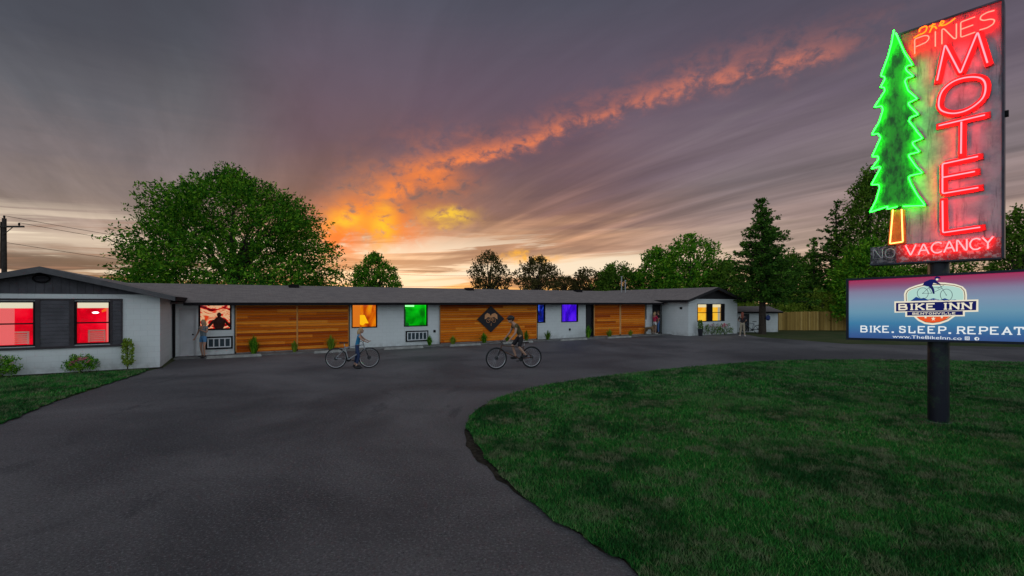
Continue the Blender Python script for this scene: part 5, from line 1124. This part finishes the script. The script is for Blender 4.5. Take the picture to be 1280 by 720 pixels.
# ------------------------------------------------------------------ bicycles
m_tyre = mat('tyre_rubber', (.02, .02, .022), .85); m_steel = mat('bright_metal', (.5, .5, .52), .3, .9); m_blk = mat('black_plastic', (.015, .015, .017), .5)
def bicycle(loc, rz, frame_col, label, rad=.34, wb=1.08, steer=0., tyre=.022, name='bicycle', group='bicycles', scale=1., lean=0.):
    root = empty(name, loc, rz, label, 'bicycle', group); root.scale = (scale,)*3; root.rotation_euler = (lean, 0, rz)
    mf = mat('frame_'+'_'.join('%d' % (c_*100) for c_ in frame_col), frame_col, .35, .2)
    def wheel(x_):
        mb = MB(); mb.tube([(x_+(rad-tyre)*math.cos(a*math.pi/20), 0, rad+(rad-tyre)*math.sin(a*math.pi/20)) for a in range(40)], tyre, 8, close=True); wo_ = mb.build('wheel', m_tyre, root, smooth=True)
        mb = MB(); ri = rad-2.1*tyre; mb.tube([(x_+ri*math.cos(a*math.pi/20), 0, rad+ri*math.sin(a*math.pi/20)) for a in range(40)], .010, 6, close=True); mb.build('rim', m_steel, wo_)
        mb = MB()
        for a in range(24): t_ = a*math.pi/12; mb.tube([(x_, .02 if a % 2 else -.02, rad), (x_+ri*math.cos(t_), 0, rad+ri*math.sin(t_))], .0022, 4, caps=False)
        mb.build('spokes', m_steel, wo_)
        mb = MB(); mb.tube([(x_, -.05, rad), (x_, .05, rad)], .028, 10)
        for yy in (-.006, .006): mb.tube([(x_, yy-.002, rad), (x_, yy+.002, rad)], .075 if x_ == 0 else .07, 16)
        mb.build('hub', m_blk, wo_); return wo_
    wheel(0.); wheel(wb)
    bbk = (.43, 0, rad-.06); st_ = (.30, 0, .82); hd = (wb-.20, 0, .86); hl = (wb-.15, 0, .70)
    mb = MB(); mb.tube([bbk, st_], .017, 8); mb.tube([(st_[0]+.02, 0, st_[2]-.06), hd], .018, 8); mb.tube([bbk, hl], .021, 8); mb.tube([hd, hl], .024, 8)
    for s_ in (-.05, .05): mb.tube([(0, s_, rad), (bbk[0], s_*.6, bbk[2])], .010, 6); mb.tube([(0, s_, rad), (st_[0]+.02, s_*.3, st_[2]-.08)], .009, 6)
    mb.build('frame', mf, root)
    mb = MB()
    for s_ in (-.055, .055): mb.tube([(wb, s_, rad), (hl[0]+.02, s_, hl[2]-.03)], .014, 6)
    mb.tube([(hl[0]+.02, -.06, hl[2]-.03), (hl[0]+.02, .06, hl[2]-.03)], .016, 6); mb.build('fork', m_blk, root)
    mb = MB(); mb.tube([hd, (hd[0]-.03, 0, .95), (hd[0]+.04, 0, 1.0)], .014, 6); mb.tube([(hd[0]-.06, -.31, 1.0), (hd[0]+.0, -.16, 1.02), (hd[0]+.04, 0, 1.0), (hd[0]+.0, .16, 1.02), (hd[0]-.06, .31, 1.0)], .012, 6); mb.build('handlebar', m_blk, root)
    mb = MB(); mb.tube([(.30, 0, .80), (.28, 0, .92)], .013, 6); mb.build('seat_post', m_steel, root)
    mb = MB(); mb.hull8([(.13, -.07, .92), (.42, -.015, .92), (.42, .015, .92), (.13, .07, .92), (.13, -.075, .965), (.42, -.02, .955), (.42, .02, .955), (.13, .075, .965)]); mb.build('saddle', m_blk, root)
    mb = MB(); mb.tube([(bbk[0], .055, bbk[2]), (bbk[0], .061, bbk[2])], .085, 20); mb.tube([(bbk[0], .07, bbk[2]), (bbk[0]+.16, .07, bbk[2]-.05)], .01, 6); mb.tube([(bbk[0], -.07, bbk[2]), (bbk[0]-.16, -.07, bbk[2]+.05)], .01, 6); mb.tube([(bbk[0], -.07, bbk[2]), (bbk[0], .07, bbk[2])], .02, 8); mb.build('crank', m_blk, root)
    for s_ in (1, -1): mb = MB(); px_ = bbk[0]+s_*.16; pz = bbk[2]-s_*.05; mb.box(px_-.045, s_*.075 if s_ > 0 else -.165, pz-.012, px_+.045, .165 if s_ > 0 else -.075, pz+.012); mb.build('pedal', m_blk, root)
    mb = MB(); mb.tube([(0, .05, rad+.035), (bbk[0], .058, bbk[2]+.085)], .004, 4); mb.tube([(0, .05, rad-.035), (bbk[0], .058, bbk[2]-.085)], .004, 4); mb.build('chain', m_steel, root)
    return root

# ------------------------------------------------------------------ people
def skin(name, verts, edges, radii, m, parent, lv=2, extra=None):
    me = bpy.data.meshes.new('tmp'); me.from_pydata([tuple(v_) for v_ in verts], edges, []); ob = bpy.data.objects.new('tmp', me); C.objects.link(ob)
    sk = ob.modifiers.new('s', 'SKIN'); sk.use_smooth_shade = True; sk.branch_smoothing = .3
    for i, r_ in enumerate(radii):
        d = me.skin_vertices[0].data[i]; d.radius = r_ if isinstance(r_, (tuple, list)) else (r_, r_)
    me.skin_vertices[0].data[0].use_root = True
    ss = ob.modifiers.new('u', 'SUBSURF'); ss.levels = lv; ss.render_levels = lv
    dg = bpy.context.evaluated_depsgraph_get(); nm = bpy.data.meshes.new_from_object(ob.evaluated_get(dg)); bpy.data.objects.remove(ob)
    if extra and (extra.v):
        bm = bmesh.new(); bm.from_mesh(nm); em = bpy.data.meshes.new('e'); em.from_pydata(extra.v, [], extra.f); bm.from_mesh(em); bm.to_mesh(nm); bm.free()
    nm.materials.clear(); nm.shade_smooth()
    return link(name, nm, m, parent)
def person(loc, rz, J, top, bottom, hair, shoe, label, bottom_to=1., sleeve=.6, hairlen=.0, h=1.7, skincol=(.42, .24, .17), helmet=None, slim=1., group=None, long_shirt=0.):
    """J: joints in metres, facing +y, x to the figure's right; missing joints mirrored by the caller"""
    root = empty('person', loc, rz, label, 'person', group)
    ms = mat('skin_%d' % int(skincol[0]*100), skincol, .6)
    V_ = {k_: Vector(v_) for k_, v_ in J.items()}
    order = ['pelvis', 'waist', 'chest', 'neck', 'headb', 'shR', 'elR', 'wrR', 'paR', 'shL', 'elL', 'wrL', 'paL', 'hiR', 'knR', 'anR', 'toR', 'hiL', 'knL', 'anL', 'toL']
    for s_ in 'RL':
        d = (V_['wr'+s_]-V_['el'+s_]).normalized(); V_['pa'+s_] = V_['wr'+s_]+d*.07
    V_['headb'] = V_['neck'].lerp(V_['head'], .55)
    rad = dict(pelvis=(.145, .105), waist=(.125, .09), chest=(.155, .105), neck=(.055, .055), headb=(.055, .055), sh=(.058, .058), el=(.040, .040), wr=(.026, .026), pa=(.038, .02), hi=(.085, .085), kn=(.055, .055), an=(.036, .036), to=(.035, .03))
    k = slim*h/1.7
    ed = [('pelvis', 'waist'), ('waist', 'chest'), ('chest', 'neck'), ('neck', 'headb')]
    for s_ in 'RL': ed += [('chest', 'sh'+s_), ('sh'+s_, 'el'+s_), ('el'+s_, 'wr'+s_), ('wr'+s_, 'pa'+s_), ('pelvis', 'hi'+s_), ('hi'+s_, 'kn'+s_), ('kn'+s_, 'an'+s_), ('an'+s_, 'to'+s_)]
    gr = lambda n_: tuple(q*k for q in (rad[n_] if n_ in rad else rad[n_[:2]]))
    ex = MB(); hd = V_['head']; hk = h/1.7
    ex.ellipsoid(hd, (.075*hk, .092*hk, .112*hk), 16, 12); ex.ellipsoid(hd+Vector((0, .035, -.06))*hk, (.052*hk, .055*hk, .05*hk), 12, 8)
    ex.ellipsoid(hd+Vector((0, .098, -.018))*hk, (.012*hk, .02*hk, .024*hk), 8, 6)
    for s_ in (-1, 1): ex.ellipsoid(hd+Vector((s_*.076, 0, -.01))*hk, (.01*hk, .02*hk, .03*hk), 8, 6)
    for s_ in 'RL':   # fingers and thumb
        p = V_['pa'+s_]; d = (p-V_['wr'+s_]).normalized(); side = Vector((0, 1, 0)).cross(d); side = side.normalized() if side.length > .2 else Vector((1, 0, 0)); pal = d.cross(side)
        for i, L in enumerate((.062, .074, .068, .052)):
            o_ = p+side*((i-1.5)*.017); ex.tube([o_-d*.02, o_+d*L*.5, o_+d*L*.8+pal*.02, o_+d*L*.85+pal*.04], [.0085, .008, .007, .006], 6)
        ex.tube([p-side*.02-d*.03, p-side*.045+d*.01, p-side*.04+d*.035+pal*.012], [.0105, .009, .007], 6)
    skin('body', [V_[o_] for o_ in order], [(order.index(a), order.index(b_)) for a, b_ in ed], [gr(o_) for o_ in order], ms, root, extra=ex)
    # shirt
    g = 1.14; vs = [V_['pelvis'].lerp(V_['waist'], -.35-long_shirt), V_['waist'], V_['chest'], V_['neck'].lerp(V_['chest'], .45)]; rr_ = [tuple(q*g for q in gr('pelvis')), tuple(q*(g+.02) for q in gr('waist')), tuple(q*g for q in gr('chest')), tuple(q*1.5 for q in gr('neck'))]; es = [(0, 1), (1, 2), (2, 3)]
    for s_ in 'RL':
        i = len(vs); vs += [V_['sh'+s_], V_['sh'+s_].lerp(V_['el'+s_], min(1, sleeve))]; rr_ += [tuple(q*1.22 for q in gr('sh')), tuple(q*1.35 for q in gr('el'))]; es += [(2, i), (i, i+1)]
        if sleeve > 1: vs.append(V_['el'+s_].lerp(V_['wr'+s_], sleeve-1)); rr_.append(tuple(q*1.4 for q in gr('wr'))); es.append((i+1, i+2))
    skin('shirt', vs, es, rr_, top, root)
    vs = [V_['pelvis'].lerp(V_['waist'], .75), V_['pelvis']]; rr_ = [tuple(q*1.08 for q in gr('waist')), tuple(q*1.16 for q in gr('pelvis'))]; es = [(0, 1)]
    for s_ in 'RL':
        i = len(vs)
        if bottom_to <= 1: vs += [V_['hi'+s_], V_['hi'+s_].lerp(V_['kn'+s_], min(1., bottom_to+.15))]; rr_ += [tuple(q*1.18 for q in gr('hi')), tuple(q*(1.22+.25*(1-bottom_to)) for q in gr('kn'))]; es += [(1, i), (i, i+1)]
        else: vs += [V_['hi'+s_], V_['kn'+s_], V_['kn'+s_].lerp(V_['an'+s_], bottom_to-1)]; rr_ += [tuple(q*1.16 for q in gr('hi')), tuple(q*1.3 for q in gr('kn')), tuple(q*1.45 for q in gr('an'))]; es += [(1, i), (i, i+1), (i+1, i+2)]
    skin('trousers' if bottom_to > 1 else 'shorts', vs, es, rr_, bottom, root)
    for s_ in 'RL':
        a, t_ = V_['an'+s_], V_['to'+s_]; mb = MB(); d = (t_-a); d.z = 0; d = d.normalized() if d.length > .01 else Vector((0, 1, 0)); z0 = min(a.z, t_.z)-.035
        mb.ellipsoid((t_.x-d.x*.05, t_.y-d.y*.05, z0+.045), (.052+abs(d.x)*.09, .052+abs(d.y)*.09, .045)); mb.tube([a+Vector((0, 0, .03)), (a.x, a.y, z0+.04)], [.048, .052], 10); mb.build('shoe', shoe, root, smooth=True)
    mb = MB(); m_ey = mat('eye_dark', (.02, .015, .012), .3)
    for s_ in (-1, 1): mb.ellipsoid(hd+Vector((s_*.030, .083, .008))*hk, (.012*hk, .010*hk, .007*hk), 8, 6)
    mb.build('eyes', m_ey, root); mb = MB(); mb.ellipsoid(hd+Vector((0, .088, -.055))*hk, (.024*hk, .008*hk, .006*hk), 8, 6); mb.build('mouth', mat('lips', (.30, .09, .08), .5), root)
    mb = MB(); mb.ellipsoid(hd+Vector((0, -.018, .028))*hk, (.088*hk, .098*hk, .108*hk), 16, 12)
    if hairlen: mb.tube([hd+Vector((0, -.05, .02))*hk, hd+Vector((0, -.09, -.1))*hk, hd+Vector((0, -.10, -.1-hairlen))*hk], [.085*hk, .085*hk, .03], 12)
    mb.build('hair', hair, root, smooth=True)
    if helmet: mb = MB(); mb.ellipsoid(hd+Vector((0, -.005, .055))*hk, (.105*hk, .135*hk, .095*hk), 18, 12); mb.tube([hd+Vector((-.07, .10, .05))*hk, hd+Vector((0, .17, .045))*hk, hd+Vector((.07, .10, .05))*hk], .012, 6); mb.build('helmet', helmet, root, smooth=True)
    return root
def stand(h=1.7, hipw=.09, shw=.18, **ov):
    k_ = h/1.7
    J = dict(pelvis=(0, 0, .93), waist=(0, 0, 1.08), chest=(0, -.01, 1.30), neck=(0, -.01, 1.47), head=(0, .01, 1.59), shR=(shw, -.01, 1.39), elR=(shw+.07, -.02, 1.11), wrR=(shw+.09, .05, .87), shL=(-shw, -.01, 1.39), elL=(-shw-.07, -.02, 1.11), wrL=(-shw-.09, .05, .87),
             hiR=(hipw, 0, .88), knR=(hipw+.01, .02, .48), anR=(hipw+.01, -.02, .09), toR=(hipw+.03, .14, .04), hiL=(-hipw, 0, .88), knL=(-hipw-.01, .02, .48), anL=(-hipw-.01, -.02, .09), toL=(-hipw-.03, .14, .04))
    J.update(ov); return {a: tuple(q*k_ for q in b_) for a, b_ in J.items()}
c_grey = mat('tee_grey', (.20, .24, .26), .9, var=.3, vscale=8); c_denim = mat('denim_blue', (.10, .26, .48), .9, var=.25, vscale=15); c_blue = mat('top_blue', (.03, .22, .42), .9, var=.2, vscale=8); c_dkj = mat('jeans_dark', (.02, .035, .09), .9)
c_red = mat('top_red', (.55, .03, .09), .9, var=.2, vscale=8); c_white = mat('shorts_white', (.6, .6, .62), .9); c_khaki = mat('khaki', (.36, .30, .22), .9, var=.2); c_black = mat('top_black', (.02, .018, .022), .9); c_jean = mat('jeans_blue', (.07, .15, .33), .9); c_olive = mat('jersey_olive', (.10, .075, .03), .9)
h_brown = mat('hair_brown', (.09, .045, .025), .7); h_red = mat('hair_red', (.20, .05, .03), .7); h_blond = mat('hair_blond', (.42, .27, .14), .7); s_dark = mat('shoe_dark', (.02, .018, .02), .6); s_pale = mat('shoe_pale', (.45, .42, .38), .7)
# standing woman by the red mural window
gp = G(254, 447.5)
person((gp[0], gp[1], .006), R(172), stand(1.66, elL=(-.24, .06, 1.14), wrL=(-.16, .24, 1.24), knL=(-.12, .09, .48), anL=(-.10, .03, .09), toL=(-.13, .19, .04), anR=(.12, -.10, .09), toR=(.14, .06, .04), elR=(.30, -.05, 1.13), wrR=(.38, .02, .90)),
       c_grey, c_denim, h_blond, s_dark, 'woman in a grey tee and blue denim shorts standing before the red mural window', bottom_to=.38, sleeve=.45, hairlen=.1, h=1.66, slim=.92)
# child with bicycle
gb = G(420, 461); gf = G(461.5, 460); wbx = math.dist(gb, gf)
ang = math.atan2(gf[1]-gb[1], gf[0]-gb[0])
bicycle((gb[0], gb[1], .006), ang, (.30, .31, .33), 'pale grey bicycle being held by the child in the blue top', rad=.38, wb=wbx)
def on_bike(o, a, along, lateral): return (o[0]+math.cos(a)*along-math.sin(a)*lateral, o[1]+math.sin(a)*along+math.cos(a)*lateral)
pp = on_bike(gb, ang, .74, 0)
# local person faces +y, bike faces +x -> rotate by ang-90deg
person((pp[0], pp[1], .006), ang-R(90), stand(1.50, waist=(0, .02, 1.08), chest=(0, .08, 1.29), neck=(0, .12, 1.45), head=(0, .16, 1.57), shR=(.17, .09, 1.38), elR=(.28, .24, 1.20), wrR=(.30, .36, 1.14), shL=(-.17, .09, 1.38), elL=(-.28, .24, 1.20), wrL=(-.30, .36, 1.14),
       knR=(.19, .10, .50), anR=(.20, -.02, .09), toR=(.22, .13, .04), knL=(-.19, -.05, .50), anL=(-.20, -.14, .09), toL=(-.22, .02, .04)),
       c_blue, c_dkj, h_blond, s_dark, 'child in a bright blue top and dark jeans straddling a grey bicycle', bottom_to=1.75, sleeve=.4, hairlen=.12, h=1.5, slim=.88)
# adult rider, heading left
gr_ = G(664.5, 460); gl_ = G(620.5, 462); wb2 = math.dist(gr_, gl_); ang2 = math.atan2(gl_[1]-gr_[1], gl_[0]-gr_[0])
bicycle((gr_[0], gr_[1], .006), ang2, (.10, .045, .03), 'dark mountain bicycle ridden leftwards by the adult in the helmet', rad=.40, wb=wb2, tyre=.03)
pp = on_bike(gr_, ang2, .43, 0)
person((pp[0], pp[1], .006), ang2-R(90), dict(pelvis=(0, -.02, 1.20), waist=(0, .05, 1.34), chest=(0, .20, 1.54), neck=(0, .31, 1.68), head=(0, .38, 1.79), shR=(.18, .22, 1.61), elR=(.30, .30, 1.32), wrR=(.30, .50, 1.10), shL=(-.18, .22, 1.61), elL=(-.30, .30, 1.32), wrL=(-.30, .50, 1.10),
       hiR=(.10, 0, 1.15), knR=(.13, .28, .84), anR=(.12, .14, .42), toR=(.12, .27, .37), hiL=(-.10, 0, 1.15), knL=(-.13, .10, .78), anL=(-.12, -.18, .48), toL=(-.12, -.04, .44)),
       c_olive, c_black, h_brown, s_dark, 'adult in helmet and dark olive jersey riding a mountain bike leftwards', bottom_to=.95, sleeve=.5, h=1.78, helmet=mat('helmet_dark', (.02, .02, .022), .35))
# couple at the far door with a dog
gp = W(S(818.5, -.35), -.35, .05)
person(gp, R(-70), stand(1.68, elR=(.20, .14, 1.15), wrR=(.10, .32, 1.18), elL=(-.2, .12, 1.15), wrL=(-.10, .30, 1.12)), c_red, c_white, h_blond, s_pale, 'person in a red top and white shorts at the far doorway', bottom_to=.45, sleeve=.9, hairlen=.1, h=1.68)
gp = W(S(822.8, -.25), -.25, .05)
person(gp, R(80), stand(1.76, elR=(.22, .10, 1.14), wrR=(.12, .28, 1.16)), c_black, c_jean, h_brown, s_dark, 'person in a black top and blue jeans standing in the far dark doorway', bottom_to=1.9, sleeve=.8, h=1.76)
# person near the shed
gp = G(928, 421); gp = (gp[0], gp[1])
person((gp[0], gp[1], .006), R(-25), stand(1.74, elR=(.24, .0, 1.14), wrR=(.16, .16, 1.05), elL=(-.26, .02, 1.14), wrL=(-.2, .16, 1.08), anR=(.15, -.02, .09), toR=(.18, .13, .04), anL=(-.15, -.02, .09), toL=(-.18, .13, .04)), c_black, c_khaki, h_red, s_pale, 'person with long reddish hair, black top and khaki trousers before the shed door', bottom_to=1.8, sleeve=.9, hairlen=.32, h=1.74)
# dog
dp = W(S(811.5, -.45), -.45, .05); dog = empty('dog', dp, R(10), 'brown dog standing beside the person in the red top', 'dog')
dv = dict(hip=(-.26, 0, .50), mid=(0, 0, .47), sh=(.24, 0, .50), nk=(.36, 0, .62), hd=(.44, 0, .70), mz=(.56, 0, .66), t1=(-.36, 0, .52), t2=(-.50, 0, .62))
for s_, y_ in (('r', .09), ('l', -.09)):
    dv.update({'fe'+s_: (.24, y_, .32), 'fw'+s_: (.23, y_, .14), 'fp'+s_: (.26, y_, .03), 'hk'+s_: (-.20, y_, .33), 'hh'+s_: (-.34, y_, .19), 'hp'+s_: (-.29, y_, .03)})
ks = list(dv); de = [('hip', 'mid'), ('mid', 'sh'), ('sh', 'nk'), ('nk', 'hd'), ('hd', 'mz'), ('hip', 't1'), ('t1', 't2')]
for s_ in 'rl': de += [('sh', 'fe'+s_), ('fe'+s_, 'fw'+s_), ('fw'+s_, 'fp'+s_), ('hip', 'hk'+s_), ('hk'+s_, 'hh'+s_), ('hh'+s_, 'hp'+s_)]
drr = dict(hip=.11, mid=.11, sh=.13, nk=.08, hd=.075, mz=.035, t1=.03, t2=.015); ex = MB()
for s_ in (-1, 1): ex.hull8([(.40, s_*.05, .73), (.45, s_*.05, .73), (.45, s_*.08, .72), (.40, s_*.08, .72), (.40, s_*.055, .81), (.42, s_*.055, .81), (.42, s_*.07, .80), (.40, s_*.07, .80)])
skin('body', [dv[a] for a in ks], [(ks.index(a), ks.index(b_)) for a, b_ in de], [drr.get(a, .05 if a[:2] in ('fe', 'hk') else .028) for a in ks], mat('dog_fur', (.20, .12, .06), .9, var=.5, vscale=7), dog, extra=ex)
mb = MB(); mb.ellipsoid((.595, 0, .67), (.018, .018, .014), 8, 6); mb.build('nose', s_dark, dog)
# bikes by the shed
ga = Vector((18.65, 37.4, 0)); gc = Vector((19.85, 36.9, 0))
bicycle((19.62, 37.05, .0), R(168), (.05, .07, .12), 'dark bicycle parked between the shed door and the conifer trunk', rad=.33, wb=1.05, lean=R(-6), group='bicycles')
bp = Vector((19.7, 35.7, 1.28)); bag = empty('backpack', bp, 0, 'small blue backpack hanging on the right side of the conifer trunk', 'backpack')
mb = MB(); mb.ellipsoid((.0, 0, .0), (.17, .12, .22), 14, 10); mb.ellipsoid((0, -.08, -.06), (.12, .07, .11), 12, 8); mb.build('bag_body', mat('bag_blue', (.03, .05, .16), .8), bag, smooth=True)
mb = MB(); mb.tube([(-.06, .02, .18), (-.08, .06, .30), (.04, .08, .30), (.06, .02, .18)], .012, 6); mb.build('strap', s_dark, bag)
